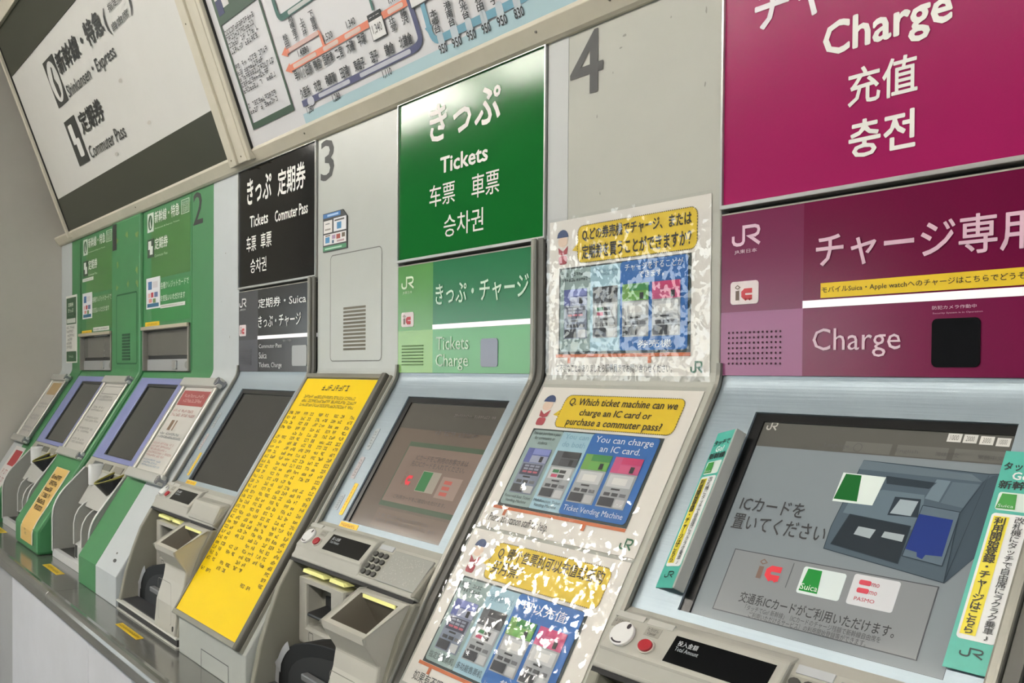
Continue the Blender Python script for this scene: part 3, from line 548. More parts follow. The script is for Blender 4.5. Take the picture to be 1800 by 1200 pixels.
# ================================================================== machines three to five
def vending(x0, label, cols, texts, keypad, screen_fn, cards=True):
    t = thing('ticket_vending_machine', label, 'ticket machine', (x0+.24, 0, .7255))
    z0, z1 = 1.353, 1.576; xc, xr = x0+.134, x0+.455; zc0, zc1 = 1.4405, 1.450
    # lower fascia
    for nm, r, col in (('fascia_corner', (x0, xc, zc0, z1), cols[0]), ('fascia_corner', (x0, xc, z0, zc0), cols[1]), ('fascia_name', (xc, xr, zc1, z1), cols[2]), ('fascia_english', (xc, xr, z0, zc0), cols[3])):
        MB().box(W, *r, -.02, .002).build(nm, mat(col, .2, 0, .35), t)
    tag(MB().box(W, xc, xr, zc0, zc1, -.02, .003).build('painted_glow_bar', mat('F6F1F3', .3, emit=.35), t), 'white bar across the fascia with a painted reflection glow')  # slight emission stands in for daylight reflected on the white stripe
    MB().box(W, x0-.002, xr+.002, z1, ZS0-.006, -.03, -.015).build('gap_back', DARK, t); MB().box(W, x0, xr, z1, z1+.002, -.02, .0025).build('fascia_lip', mat('A39F94', .6), t)
    # side rail from the fascia down the slope
    rp = [(-.001, 1.587)]+bez((-.001, ZK+.02), (-.001, ZK-.004), syz(-.02, -.001), 5)+[syz(-.43, -.001), syz(-.60, -.012)]
    MB().sheet(xr+.002, xr+.014, rp, .012).build('side_rail', mat('8A887F', .35, .3), t, bevel=.003); MB().sheet(xr+.016, xr+.03, rp, .006).build('side_rail', mat('5B5A54', .5), t)
    MB().sheet(x0-.003, x0+.004, rp[1:], .006).build('side_rail', mat('8A887F', .4, .3), t)
    # bezel with rounded top bend
    hb_ = -.004; a0, a1 = x0+.004, xr; s0, s1, q0, q1 = x0+.078, x0+.415, -.334, -.0505
    k = (0, 1.343); top = bez((-.0005, 1.3525), k, syz(-.03, hb_), 8)
    bz = MB().prof(a0, a1, top+[syz(q1, hb_), syz(q1, hb_-.012), syz(0, -.03), (.02, 1.3525)])
    bz.box(S, a0, s0, q0, q1, hb_-.012, hb_).box(S, s1, a1, q0, q1, hb_-.012, hb_)
    arc = [(a0+(a1-a0)*u, -.334-.014-.020*math.sin(math.pi*min(1, u*1.0))*.75) for u in [i/12 for i in range(13)]]
    bz.prism(S, arc+[(a1, q0), (a0, q0)], hb_-.012, hb_); bz.build('bezel', BEZ, t)
    MB().ring(S, (s0-.001, s1+.001, q0-.001, q1+.001), (s0+.016, s1-.002, q0+.001, q1-.012), hb_-.02, hb_-.003).build('screen_edge', mat('0B0B0C', .3), t)
    screen_fn(t, (s0+.002, s1-.001, q0+.001, q1-.002), -.010)
    # stickers beside the screen
    # shelf with buttons, read-out and keypad
    g0 = .022
    base = [syz(-.343, -.006), syz(-.36, .006), syz(-.40, .014), syz(-.431, .021), syz(-.436, .019), syz(-.436, -.04), syz(-.343, -.05)]
    MB().prof(x0+.002, xr+.0, base).build('control_shelf', PLASTIC, t, bevel=.002)
    rs = [syz(-.352, .002), syz(-.362, .014), syz(-.41, .026), syz(-.413, .024), syz(-.433, .020), syz(-.433, -.02), syz(-.352, -.02)]
    xd = x0+.265
    MB().prof(x0+.006, xd, rs).build('display_block', PLASTIC, t, bevel=.003)
    # tilted top surface of that block
    A, Bp = S.P(0, -.362, .014), S.P(0, -.41, .026); tv = (A-Bp).normalized(); nn = Vector((1, 0, 0)).cross(tv)
    D = Pl(Bp, tv, nn); Ld = (A-Bp).length
    dsp = MB().box(D, x0+.110, x0+.252, .006, Ld-.008, -.003, .0006).build('price_display', mat('0D0E10', .15), t)
    text(dsp, D, '投入金額', (x0+.118, x0+.148, Ld-.020, Ld-.013), 'D5DADC', .001); text(dsp, D, 'Total Amount', (x0+.118, x0+.153, Ld-.027, Ld-.0215), 'A9B0B4', .001)
    MB().prism(D, disc(x0+.078, .016, .0125, .0098, 20), -.002, .003).build('cancel_ring', mat('C9C4BA', .4), t); MB().prism(D, disc(x0+.078, .016, .0105, .0082, 20), 0, .006).build('cancel_button', mat('A9202C', .35), t, bevel=.001)
    ov = MB().prism(D, disc(x0+.034, .022, .018, .017, 24), 0, .005).build('call_tag', mat('ECECEA', .35), t, bevel=.001)
    MB().poly(D, disc(x0+.040, .033, .0032, .004, 10), .0054).stroke(D, bez((x0+.024, .012), (x0+.031, .006), (x0+.042, .010), 6), .0022, .0054).build('tag_print', ink('3A3238'), ov)
    for a_, b_, col in ((.004, .052, 'B9B9B2'), (.058, .10, 'B9B9B2')): MB().box(D, x0+a_, x0+b_, Ld-.004, Ld+.004, -.002, .0006).build('call_label', ink(col), t)
    for a_, s_ in ((.006, 'よびだし\nCall'), (.062, 'とりけし\nCancel')):
        lb = MB().box(D, x0+a_, x0+a_+.024, Ld-.019, Ld-.006, -.002, .0004).build('button_label', mat('9D9B91', .5), t); text(lb, D, s_, (x0+a_+.003, x0+a_+.021, Ld-.017, Ld-.008), '34342F', .0008)
    # right section
    Kp0, Kp1 = S.P(0, -.432, .021), S.P(0, -.362, .007); kt = (Kp1-Kp0).normalized(); KP = Pl(Kp0, kt, Vector((1, 0, 0)).cross(kt)); kl = (Kp1-Kp0).length
    if keypad:
        MB().box(KP, xd+.003, xd+.058, .006, kl-.012, -.003, .0015).build('keypad_plate', mat('9C9B90', .5), t)
        for r in range(4):
            for c in range(3):
                cx, cy_ = xd+.0115+c*.0175, .014+(3-r)*.0125
                MB().prism(KP, disc(cx, cy_, .0072, .0052, 10), 0, .005).build('key', mat('3B3A36', .4), t, bevel=.001)
        pl_ = MB().box(KP, xd+.060, xd+.182, .006, kl-.004, -.003, .003).build('braille_plate', mat('9FA09A', .4, .3, .5, .03, 10), t, bevel=.001)
        dm = MB()
        for _ in range(110): dm.poly(KP, disc(xd+.068+.105*rnd.random(), .012+(kl-.022)*rnd.random(), .0008, n=5), .0034)
        dm = dm.build('braille_dots', mat('C8C8C2', .4), pl_); dm['kind'] = 'stuff'
        MB().box(KP, xd+.006, xd+.05, kl-.008, kl+.002, -.003, .001).build('keypad_label', mat('B9BDC0', .4), t)
    else:
        MB().prof(xd+.016, xr-.004, [syz(-.368, .008), syz(-.385, .03), syz(-.432, .026), syz(-.434, .0), syz(-.37, -.01)]).build('card_hood', PLASTIC, t, bevel=.008)
    # side lip of the shelf
    MB().prof(xr-.012, xr+.001, [syz(-.345, -.004), syz(-.38, .012), syz(-.433, .024), syz(-.437, -.01), syz(-.345, -.03)]).build('shelf_cheek', PLASTIC_D, t, bevel=.004)
    # gap line and lower body
    MB().prof(x0+.004, xr+.002, [syz(-.436, .0195), syz(-.4425, .0195), syz(-.4425, -.03), syz(-.436, -.03)]).build('body_gap', DARK, t)
    fc = [syz(-.4425, .021), (-.278, .936), (-.297, .885), (-.316, .826), (-.330, .760), (-.332, .748)]
    MB().prof(x0+.003, x0+.020, fc+[(-.12, .748), (-.12, fc[0][1])]).build('body_cheek', PLASTIC_D, t, bevel=.003)
    MB().prof(xr-.006, xr+.010, fc+[(-.12, .748), (-.12, fc[0][1])]).build('body_cheek', PLASTIC_D, t, bevel=.003)
    MB().prof(x0+.02, xr-.004, [(-.195, .748), (-.205, .96), (-.225, .972), syz(-.442, .012), (-.12, .985), (-.12, .748)]).build('body_back', PLASTIC, t)
    LB = mat('F7F39C', .4, emit=.28)
    lp = Pl((0, -.2255, .972), Vector((0, -.02, .0065)).normalized(), Vector((1, 0, 0)).cross(Vector((0, -.02, .0065)).normalized()))
    for a_, b_ in ((.045, .135), (.155, .215)):
        MB().prism(Wy(-.240), [(x0+a_, .9655), (x0+b_, .9655), (x0+b_-.004, .9725), (x0+a_+.004, .9725)], -.02, .001).build('guide_lamp', LB, t)
    # card slot frame
    B1 = Wy(-.2)
    arch = rrect(x0+.026, x0+.215, .832, .962, .03, 5)
    fr = MB(); n = 24
    fr.ring(B1, (x0+.028, x0+.212, .826, .956), (x0+.062, x0+.160, .862, .945), 0, .042); fr.build('card_frame', PLASTIC, t, bevel=.012)
    MB().box(B1, x0+.062, x0+.16, .862, .945, 0, .008).build('card_bay', mat('9A998E', .5), t)
    MB().box(B1, x0+.085, x0+.158, .892, .922, .008, .012).build('card_mouth', BLACKP, t); MB().prof(x0+.085, x0+.158, [(-.205, .905), (-.252, .896), (-.252, .889), (-.205, .890)]).build('card_tongue', BLACKP, t, bevel=.003)
    icn = MB().stroke(B1, rrect(x0+.075, x0+.092, .838, .854, .002), .0015, .0424).poly(B1, [(x0+.078, .828), (x0+.09, .828), (x0+.084, .836)], .0424).build('card_icon', ink('2E2D2A'), t)
    # black note mouth with arched hood
    B2 = Wy(-.2); ar = [(x0+.02, .75), (x0+.024, .785)]+bez((x0+.024, .785), (x0+.06, .86), (x0+.26, .872), 8)+[(x0+.30, .872), (x0+.30, .75)]
    MB().prism(B2, ar, 0, .085).build('note_hood', mat('151617', .55, 0, .25), t, bevel=.002)
    ai = [(x0+.075, .752), (x0+.079, .785)]+bez((x0+.079, .785), (x0+.11, .838), (x0+.26, .85), 6)+[(x0+.30, .85), (x0+.30, .752)]
    MB().prism(B2, ai, .085, .0855).build('note_mouth', mat('0B0B0C', .5), t)
    al = [(x0+.022, .75), (x0+.026, .784)]+bez((x0+.026, .784), (x0+.045, .822), (x0+.075, .838), 5)
    MB().stroke(B2, [(x+.006, z) for x, z in al], .016, .0865).build('hood_rim', mat('A3A5A8', .4), t)
    MB().box(B2, x0+.16, x0+.24, .795, .808, .0855, .1).build('note_lip', mat('6A6B6D', .4), t, bevel=.003)
    MB().prof(x0+.02, x0+.30, [(-.325, .748), (-.325, .752), (-.2, .76), (-.2, .748)]).build('tray_floor', mat('333437', .45), t)
    # coin hopper: one pulled outline, with an open funnel let into its top
    pr = [(-.262, .983), (-.334, .939), (-.333, .930), (-.309, .893), (-.314, .862), (-.330, .812), (-.335, .757), (-.335, .748), (-.19, .748), (-.19, .983)]
    xh0, xh1 = x0+.310, xr-.001; n = len(pr)
    hb2 = MB(); vs = [(xh0, y, z) for y, z in pr]+[(xh1, y, z) for y, z in pr]
    fs = [tuple(range(n)), tuple(range(2*n-1, n-1, -1))]+[(i, n+i, n+(i+1) % n, (i+1) % n) for i in range(n) if i != 0]
    f_, k_ = .012, .1
    pk = Vector((0, -.262, .983)); pf_ = Vector((0, -.334, .939)); e = pf_-pk
    I = [Vector((xh0+f_, 0, 0))+pk+e*.06, Vector((xh1-f_, 0, 0))+pk+e*.06, Vector((xh1-f_, 0, 0))+pk+e*.86, Vector((xh0+f_, 0, 0))+pk+e*.86]
    Bt = [Vector((xh0+.04, -.235, .90)), Vector((xh1-.05, -.235, .90)), Vector((xh1-.05, -.30, .89)), Vector((xh0+.04, -.30, .89))]
    m0 = len(vs); vs += I; Oi = [0, n, n+1, 1]
    fs += [(Oi[j], m0+j, m0+(j+1) % 4, Oi[(j+1) % 4]) for j in range(4)]
    hb2.add(vs, fs); hb2.build('coin_hopper', mat('B9B7AD', .48, 0, .4, .03, 6), t, bevel=.004)
    fn = MB().add(I+Bt, [(j, 4+j, 4+(j+1) % 4, (j+1) % 4) for j in range(4)]+[(4, 5, 6, 7)]); fn.build('coin_funnel', mat('6A6458', .45), t)
    MB().box(Pl((0, 0, 0), (0, 0, 1), (0, -1, 0)), xh0+.02, xh1-.02, .974, .980, .2655, .268).build('guide_lamp', LB, t)
    FP = Wy(-.3335); MB().stroke(FP, rrect(xh0+.035, xh1-.018, .772, .868, .008), .0016, .003).build('hopper_flap', mat('8A887E', .6), t)
    MB().prism(FP, disc(xh1-.012, .765, .003, .006, 8), 0, .003).build('hopper_lock', mat('55544E', .4), t)
    # base: white sill, dark plinth gap, lower lip
    MB().prof(x0+.002, xr+.012, [(-.336, .745), (-.336, .7495), (-.2, .7495), (-.2, .745)]).build('sill', mat('D9D9D3', .4), t); MB().prof(x0+.004, xr+.01, [(-.332, .7255), (-.332, .745), (-.2, .745), (-.2, .7255)]).build('plinth', mat('1E1C1A', .6), t)
    MB().prof(x0+.002, xr+.012, [(-.336, .7255), (-.336, .7285), (-.315, .7285), (-.315, .7255)]).build('lower_lip', mat('CFCFC8', .4), t)
    # prints on the fascia
    for s, L, R, T, Bt_, col, bd_ in texts: text(t, W, s, W.box(L, R, T, Bt_), col, .0032, bd_)
    return t
def holes(t, pl, v, nx, ny, rx, rz, col, h):
    g = MB()
    for r in range(ny):
        for k in range(nx): g.poly(pl, disc(v[0]+(v[1]-v[0])*k/(nx-1), v[2]+(v[3]-v[2])*r/(ny-1), rx, rz, 8), h)
    g = g.build('speaker_holes', mat(col, .7), t); g['kind'] = 'stuff'
def cam_window(t, v, col='1A1B1E', rough=.08):
    MB().prism(W, rrect(*v, .006), 0, .0032).build('camera_window', mat(col, rough, 0, .6), t)
def edge_labels(t, x0):
    """little stickers down the left side of the bezel"""
    for tt, ln, col, pr in ((-.155, .05, 'A9B0B2', '4A4A4A'), (-.222, .05, 'B0A9AA', '5A4A48'), (-.300, .035, 'A3ABB0', '3C3E40')):
        o = MB().prism(S, rrect(x0+.022, x0+.038, tt-ln/2, tt+ln/2, .003), -.006, -.0032).build('bezel_label', mat(col, .4), t); greekpart(o, S, (x0+.025, x0+.035, tt-ln*.4, tt+ln*.4), 6, pr, -.0028, ragged=0)
    o = MB().prism(S, rrect(x0+.052, x0+.066, -.325, -.255, .003), -.006, -.0032).build('warning_sticker', mat('F0C820', .4), t); greekpart(o, S, (x0+.055, x0+.063, -.32, -.26), 9, 'B5651E', -.0028, ragged=0)
    o = MB().prism(S, rrect(x0+.075, x0+.145, -.3485, -.336, .003), -.006, -.0032).build('warning_sticker', mat('F0C820', .4), t); greekpart(o, S, (x0+.08, x0+.14, -.346, -.338), 1, 'B5651E', -.0028, ragged=0)

# --- screens
def dark_screen(t, r, h):
    MB().box(S, *r, h-.004, h).build('screen', mat('3B3B39', .12, 0, .5, .04, 5), t)
def dim_screen(t, r, h):
    sc = MB().box(S, *r, h-.004, h).build('screen', mat('4F4C46', .10, 0, .5, emit=.35), t)
    a0, a1, b0, b1 = r; w, q = a1-a0, b1-b0
    def bx(u0, u1, v0, v1): return (a0+w*u0, a0+w*u1, b0+q*v0, b0+q*v1)
    def g(u0, u1, v0, v1, col, hh=.0006, nm='screen_area'): MB().rect(S, *bx(u0, u1, v0, v1), h+hh).build(nm, mat(col, .10, 0, .5, emit=.4), sc)
    g(.06, 1, 0, .76, '5F554C'); g(.25, 1, .17, .66, '4A5546', .0008); g(.26, .99, .205, .625, '72635A', .001); g(.27, 1, .02, .15, '66594F', .001)
    text(sc, S, 'ICカードをご利用のお客さまは\n先にICカードを入れてください。', bx(.37, .90, .48, .57), '2E2723', h+.0014, .0); text(sc, S, 'ご利用カードをご確認いただけます。', bx(.36, .88, .235, .265), '35302A', h+.0014)
    b = bx(.37, .46, .34, .44); ic_logo(sc, S, b, h+.0014, False, .5)
    g(.53, .71, .31, .46, '8A8378', .0014, 'card_picture'); g(.535, .63, .315, .455, '3D6B45', .0016, 'card_picture'); g(.735, .92, .29, .44, '85756C', .0014, 'card_picture'); 
    for v in (.31, .35, .39): g(.77, .84, v, v+.025, 'A0584F', .0016, 'card_mark')
    o = greek(MB(), S, *bx(.3, .95, .05, .12), 2, h=h+.0014).build('fine_print', ink('4A3F38'), sc); o = greek(MB(), S, *bx(.55, 1, .87, .9), 1, h=h+.0014).build('fine_print', ink('6D665E'), sc); o = greek(MB(), S, *bx(.45, .98, .72, .77), 1, h=h+.0014).build('fine_print', ink('4A443E'), sc)

def lit_screen(t, r, h):
    sc = MB().box(S, *r, h-.004, h).build('screen', mat('70777A', .10, 0, .5, emit=.5), t)
    E_ = .42
    def P(x, y): return S.px(x, y, h)
    def poly(pts, col, hh, nm='screen_area', e=E_): MB().poly(S, [P(*p) for p in pts], h+hh).build(nm, mat(col, .10, 0, .5, emit=e), sc)
    def R4(L, R, T, B): return S.box(L, R, T, B, h)
    a0, a1, b0, b1 = r; w, q = a1-a0, b1-b0
    MB().rect(S, a0, a1, b0+q*.84, b1, h+.0004).build('screen_area', mat('575651', .1, emit=.3), sc)
    for k in range(3): MB().rect(S, a0+w*(.42+k*.2), a0+w*(.60+k*.2), b0+q*.845, b0+q*.895, h+.0006).build('language_tab', mat('64635E', .1, emit=.3), sc)
    for k, s in enumerate(('English', '简体中文', '繁體中文')): text(sc, S, s, (a0+w*(.62+k*.14), a0+w*(.70+k*.14), b0+q*.855, b0+q*.875), '4A4A47', h+.001)
    text(sc, S, 'Language', (a0+w*.34, a0+w*.44, b0+q*.855, b0+q*.88), '4A4A47', h+.001)
    MB().stroke(S, disc(a0+w*.475, b0+q*.868, w*.016, n=16)+[disc(a0+w*.475, b0+q*.868, w*.016, n=16)[0]], .001, h+.001).build('globe_icon', ink('4A4A47'), sc)
    jr_logo(sc, S, R4((1349, 749), (1368, 749), (1368, 742), (1349, 756)), 'B9B6AE', h+.001)
    for k in range(4):
        x_ = (1666, 1694, 1723, 1752)[k]; y_ = (763, 765, 768, 771)[k]; b = R4((x_, y_+8), (x_+25, y_+8), (x_+20, y_), (x_+5, y_+14)); o = MB().rect(S, *b, h+.001).build('amount_tab', lit('BDBBB4', .45), sc); text(o, S, ('1000', '2000', '3000', '10000')[k], (b[0]+.003, b[1]-.003, b[2]+.002, b[3]-.002), '6A6862', h+.0014)
    text(sc, S, 'ICカードを', (1.846, 1.939, -.189, -.170), '0E0F10', h+.001, .012); text(sc, S, '置いてください', (1.844, 1.977, -.215, -.194), '0E0F10', h+.001, .012)
    # drawing of the machine: body, hood, panels, slots, blue tray
    LN = '2F3940'
    def outl(pts, hh, wd=.0009): p = [P(*a) for a in pts]; MB().stroke(S, p+[p[0]], wd, h+hh).build('drawing_line', lit(LN, .3), sc)
    body = [(1517, 809), (1735, 833), (1760, 990), (1655, 1024), (1448, 967), (1488, 885)]
    X = lambda a, b_: (1250+a/3.269, 690+b_/3.269)
    A = [X(880, 390), X(1600, 470), X(1690, 470), X(1520, 945), X(1340, 1095), X(648, 895), X(690, 770)]
    poly(A, '4A565E', .0006); outl(A, .0007)
    poly([X(880, 390), X(1500, 470), X(1560, 515), X(850, 440)], '59656C', .0008); poly([X(1560, 515), X(1620, 480), X(1690, 470), X(1520, 945), X(1340, 1095), X(1430, 690)], '3F4A52', .0008)
    poly([X(1010, 480), X(1300, 520), X(1255, 555), X(1010, 525)], '30383E', .001)
    poly([X(990, 560), X(1230, 590), X(1200, 800), X(760, 690), X(800, 620)], '5A6870', .001)
    poly([X(1300, 500), X(1380, 510), X(1310, 630), X(1230, 610)], '64727A', .001); poly([X(1390, 515), X(1550, 530), X(1450, 665), X(1320, 635)], '55626A', .001)
    poly([X(1060, 600), X(1210, 615), X(1190, 720), X(1015, 705)], '2E363C', .0012); poly([X(1090, 615), X(1195, 628), X(1150, 712), X(1030, 695)], '8B969A', .0014)
    poly([X(800, 700), X(1150, 770), X(1075, 985), X(690, 870)], '2A3035', .0012); outl([X(800, 700), X(1150, 770), X(1075, 985), X(690, 870)], .0013)
    poly([X(850, 770), X(950, 790), X(915, 840), X(822, 815)], '8F989A', .0014); poly([X(1000, 800), X(1115, 820), X(1100, 860), X(980, 832)], '8F989A', .0014)
    poly([X(1220, 650), X(1435, 690), X(1330, 1000), X(1100, 940)], '56636C', .0014); outl([X(1220, 650), X(1435, 690), X(1330, 1000), X(1100, 940)], .0015)
    poly([X(1200, 700), X(1395, 735), X(1330, 945), X(1235, 935), X(1215, 960), X(1185, 945), X(1185, 920), X(1120, 900)], '26356F', .0016)
    outl([X(1340, 1095), X(1430, 700), X(1600, 480)], .0016)
    poly([X(765, 462), X(1010, 490), X(930, 652), X(700, 625)], 'C2CBC4', .0018); poly([X(780, 470), X(870, 480), X(842, 630), X(708, 612)], '1F5A2A', .002)
    # framed card row
    B_ = [X(140, 895), X(1310, 1115)]; F0 = R4((1293, 964), (1655, 1030), (1400, 985), (1400, 1117)); F0 = (F0[0], F0[1]-.002, S.px(1262, 1072, h)[1], S.px(1293, 964, h)[1])
    MB().rect(S, *F0, h+.0005).build('screen_area', mat('76797A', .1, emit=.45), sc); MB().ring(S, F0, (F0[0]+.001, F0[1]-.001, F0[2]+.001, F0[3]-.001), h, h+.0008).build('drawing_line', lit('4A4C4E', .3), sc)
    ic_logo(sc, S, R4((1331, 1010), (1375, 1010), (1345, 983), (1345, 1019)), h+.001, False, .45)
    MB().stroke(S, [P(1397, 990), P(1381, 1033)], .0008, h+.001).build('drawing_line', lit('4A4C4E', .3), sc)
    c = R4((1403, 1030), (1483, 1030), (1440, 1000), (1440, 1050)); MB().prism(S, rrect(*c, .003), h, h+.001).build('card_picture', lit('B9C2BF', .45), sc)
    MB().poly(S, [(c[0]+.003, c[2]+.003), (c[0]+.027, c[2]+.003), (c[0]+.024, c[3]-.002), (c[0]+.006, c[3]-.002)], h+.0014).build('card_picture', lit('1F7A32', .45), sc); text(sc, S, 'Suica', (c[0]+.004, c[0]+.026, c[2]+.005, c[2]+.012), 'D6E2D6', h+.0018)
    c = R4((1490, 1050), (1577, 1050), (1535, 1014), (1535, 1071)); MB().prism(S, rrect(*c, .003), h, h+.001).build('card_picture', lit('B4B5B6', .45), sc)
    for v in (.68, .42): MB().prism(S, rrect(c[0]+.008, c[0]+.022, c[2]+(c[3]-c[2])*v, c[2]+(c[3]-c[2])*(v+.16), .002), h, h+.0014).build('card_mark', lit('B8434F', .45), sc)
    for v in (.68, .42, .16): text(sc, S, 'mo' if v > .2 else 'PASMO', (c[0]+(.023 if v > .2 else .008), c[0]+.032, c[2]+(c[3]-c[2])*v, c[2]+(c[3]-c[2])*(v+.12)), 'B8434F', h+.0014, .01)
    text(sc, S, '交通系ICカードがご利用いただけます。', R4((1297, 1060), (1573, 1115), (1310, 1040), (1310, 1060)), '121314', h+.001, .012)
    text(sc, S, '「タッチでGo! 新幹線」（ICカードのチャージ残額で新幹線自由席を\nご利用いただけるサービス）の利用開始登録等ができます。', R4((1304, 1085), (1547, 1130), (1320, 1064), (1320, 1086)), '2F3032', h+.001, .0)

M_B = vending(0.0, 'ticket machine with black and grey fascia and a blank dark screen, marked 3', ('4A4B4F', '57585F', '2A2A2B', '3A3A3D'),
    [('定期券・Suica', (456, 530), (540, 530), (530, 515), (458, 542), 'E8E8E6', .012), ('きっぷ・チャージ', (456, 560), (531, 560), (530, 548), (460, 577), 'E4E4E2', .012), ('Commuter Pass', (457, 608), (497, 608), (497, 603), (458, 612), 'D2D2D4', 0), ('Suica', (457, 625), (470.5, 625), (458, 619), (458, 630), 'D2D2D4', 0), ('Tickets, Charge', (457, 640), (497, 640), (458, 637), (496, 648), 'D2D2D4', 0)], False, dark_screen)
jr_logo(M_B, W, W.box((422.5, 530), (435, 530), (434.5, 524), (423, 541)), 'DDDDDD', .003); text(M_B, W, 'JR東日本', W.box((423.5, 545), (433.5, 545), (433, 542), (424, 547)), 'CFCFCF', .003)
ic_logo(M_B, W, W.box((422.5, 580), (434, 580), (434, 570.5), (423, 591)), .003)
v = W.box((421, 620), (443, 620), (442, 613), (422, 641))
for k in range(7): MB().box(W, v[0]+.012, v[1], v[2]+(v[3]-v[2])*k/6.6, v[2]+(v[3]-v[2])*k/6.6+.0028, 0, .0026).build('speaker_slot', mat('3B3C42', .7), M_B)
cw = W.box((515, 620), (541, 620), (540, 606), (516, 643)); cam_window(M_B, cw, '9A9C9C', .25); text(M_B, W, '防犯カメラ作動中', W.box((499, 600), (514, 600), (513, 596), (499, 601)), '9A9A9C', .003)  # pale grey paints a bright reflection into this dark camera window
edge_labels(M_B, 0.0)
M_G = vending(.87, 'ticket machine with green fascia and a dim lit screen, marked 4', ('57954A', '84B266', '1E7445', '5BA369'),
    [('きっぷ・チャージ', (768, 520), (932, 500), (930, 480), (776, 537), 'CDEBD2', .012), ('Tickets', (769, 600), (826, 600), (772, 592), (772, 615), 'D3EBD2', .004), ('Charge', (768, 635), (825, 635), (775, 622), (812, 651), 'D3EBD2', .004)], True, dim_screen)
jr_logo(M_G, W, W.box((707.5, 495), (730, 495), (729, 485), (710, 509)), 'D6EAC8', .003); text(M_G, W, 'JR東日本', W.box((710, 515), (726.5, 515), (726, 510.5), (711, 518)), 'C6E2B8', .003)
ic_logo(M_G, W, W.box((707.5, 560), (729, 560), (728, 548), (708, 575)), .003)
v = W.box((706, 620), (745.5, 620), (745, 605), (706, 642))
for k in range(7): MB().box(W, v[0]+.004, v[1], v[2]+(v[3]-v[2])*k/6.6, v[2]+(v[3]-v[2])*k/6.6+.0028, 0, .0026).build('speaker_slot', mat('5C8048', .7), M_G)
cam_window(M_G, W.box((847, 620), (877, 620), (877, 594), (847, 644.5)), '5C6076', .2)
edge_labels(M_G, .87)
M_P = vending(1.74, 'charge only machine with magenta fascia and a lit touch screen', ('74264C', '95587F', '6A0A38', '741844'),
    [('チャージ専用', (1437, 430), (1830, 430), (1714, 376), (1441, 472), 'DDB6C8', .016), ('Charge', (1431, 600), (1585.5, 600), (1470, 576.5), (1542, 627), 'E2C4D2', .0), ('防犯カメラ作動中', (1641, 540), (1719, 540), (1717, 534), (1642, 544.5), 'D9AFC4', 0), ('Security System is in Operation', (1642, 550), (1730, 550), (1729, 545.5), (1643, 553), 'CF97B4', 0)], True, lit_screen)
jr_logo(M_P, W, W.box((1288.5, 410), (1340, 410), (1335, 393), (1296, 434)), 'DDB9CB', .003); text(M_P, W, 'JR東日本', W.box((1293.5, 440), (1333, 440), (1333, 435.5), (1295, 448)), 'DDB9CB', .003)
ic_logo(M_P, W, W.box((1286.5, 510), (1335.5, 510), (1335, 492), (1287, 536)), .003)
holes(M_P, W, W.box((1283, 610), (1373.5, 610), (1373, 582), (1283, 639)), 13, 7, .0016, .0016, '3A1428', .0026)
cam_window(M_P, W.box((1640, 600), (1725.5, 600), (1725, 557), (1640, 645)), '101114', .06)
yb = W.box((1445, 510), (1850, 510), (1445, 498), (1445, 524)); yb = (yb[0], 2.19, yb[2], yb[3])
ys = MB().box(W, *yb, .002, .0032).build('yellow_strip', mat('E8C41C', .4), M_P); text(ys, W, 'モバイルSuica・Apple watchへのチャージはこちらでどうぞ', (yb[0]+.002, W.px(1806, 480)[0], yb[2]+.005, yb[3]-.005), '1F1C14', .0036, .006)

# ================================================================== counter
ct = thing('counter', 'narrow stainless steel counter running under the machines', 'counter', (0, -.39, .69))
for i, (a, b_) in enumerate(((XL, -.30), (-.298, 1.2), (1.202, 4.2))):
    MB().prof(a, b_, [(-.2, .70), (-.2, .725), (-.418, .725), (-.428, .7275), (-.437, .727), (-.443, .722), (-.446, .714), (-.446, .69), (-.425, .69), (-.425, .70)]).build('steel_top', STEEL, ct, bevel=.0008)
for (p, q, r) in (((-.72, -.53), (-.366, -.342), 'yellow sticker on the counter between the two green machines'), ((.165, .335), (-.384, -.366), 'yellow sticker on the counter below the black signed machine'), ((-1.62, -1.46), (-.36, -.336), 'yellow sticker on the counter at the far left')):
    o = MB().box(H, p[0], p[1], q[0], q[1], 0, .0006).build('counter_sticker', mat('D9B51C', .4)); tag(o, r, 'sticker', 'yellow stickers along the counter')
    greekpart(o, H, (p[0]+.01, p[1]-.01, q[0]+.004, q[1]-.004), 1, '5A4A12', .0009, ragged=0)

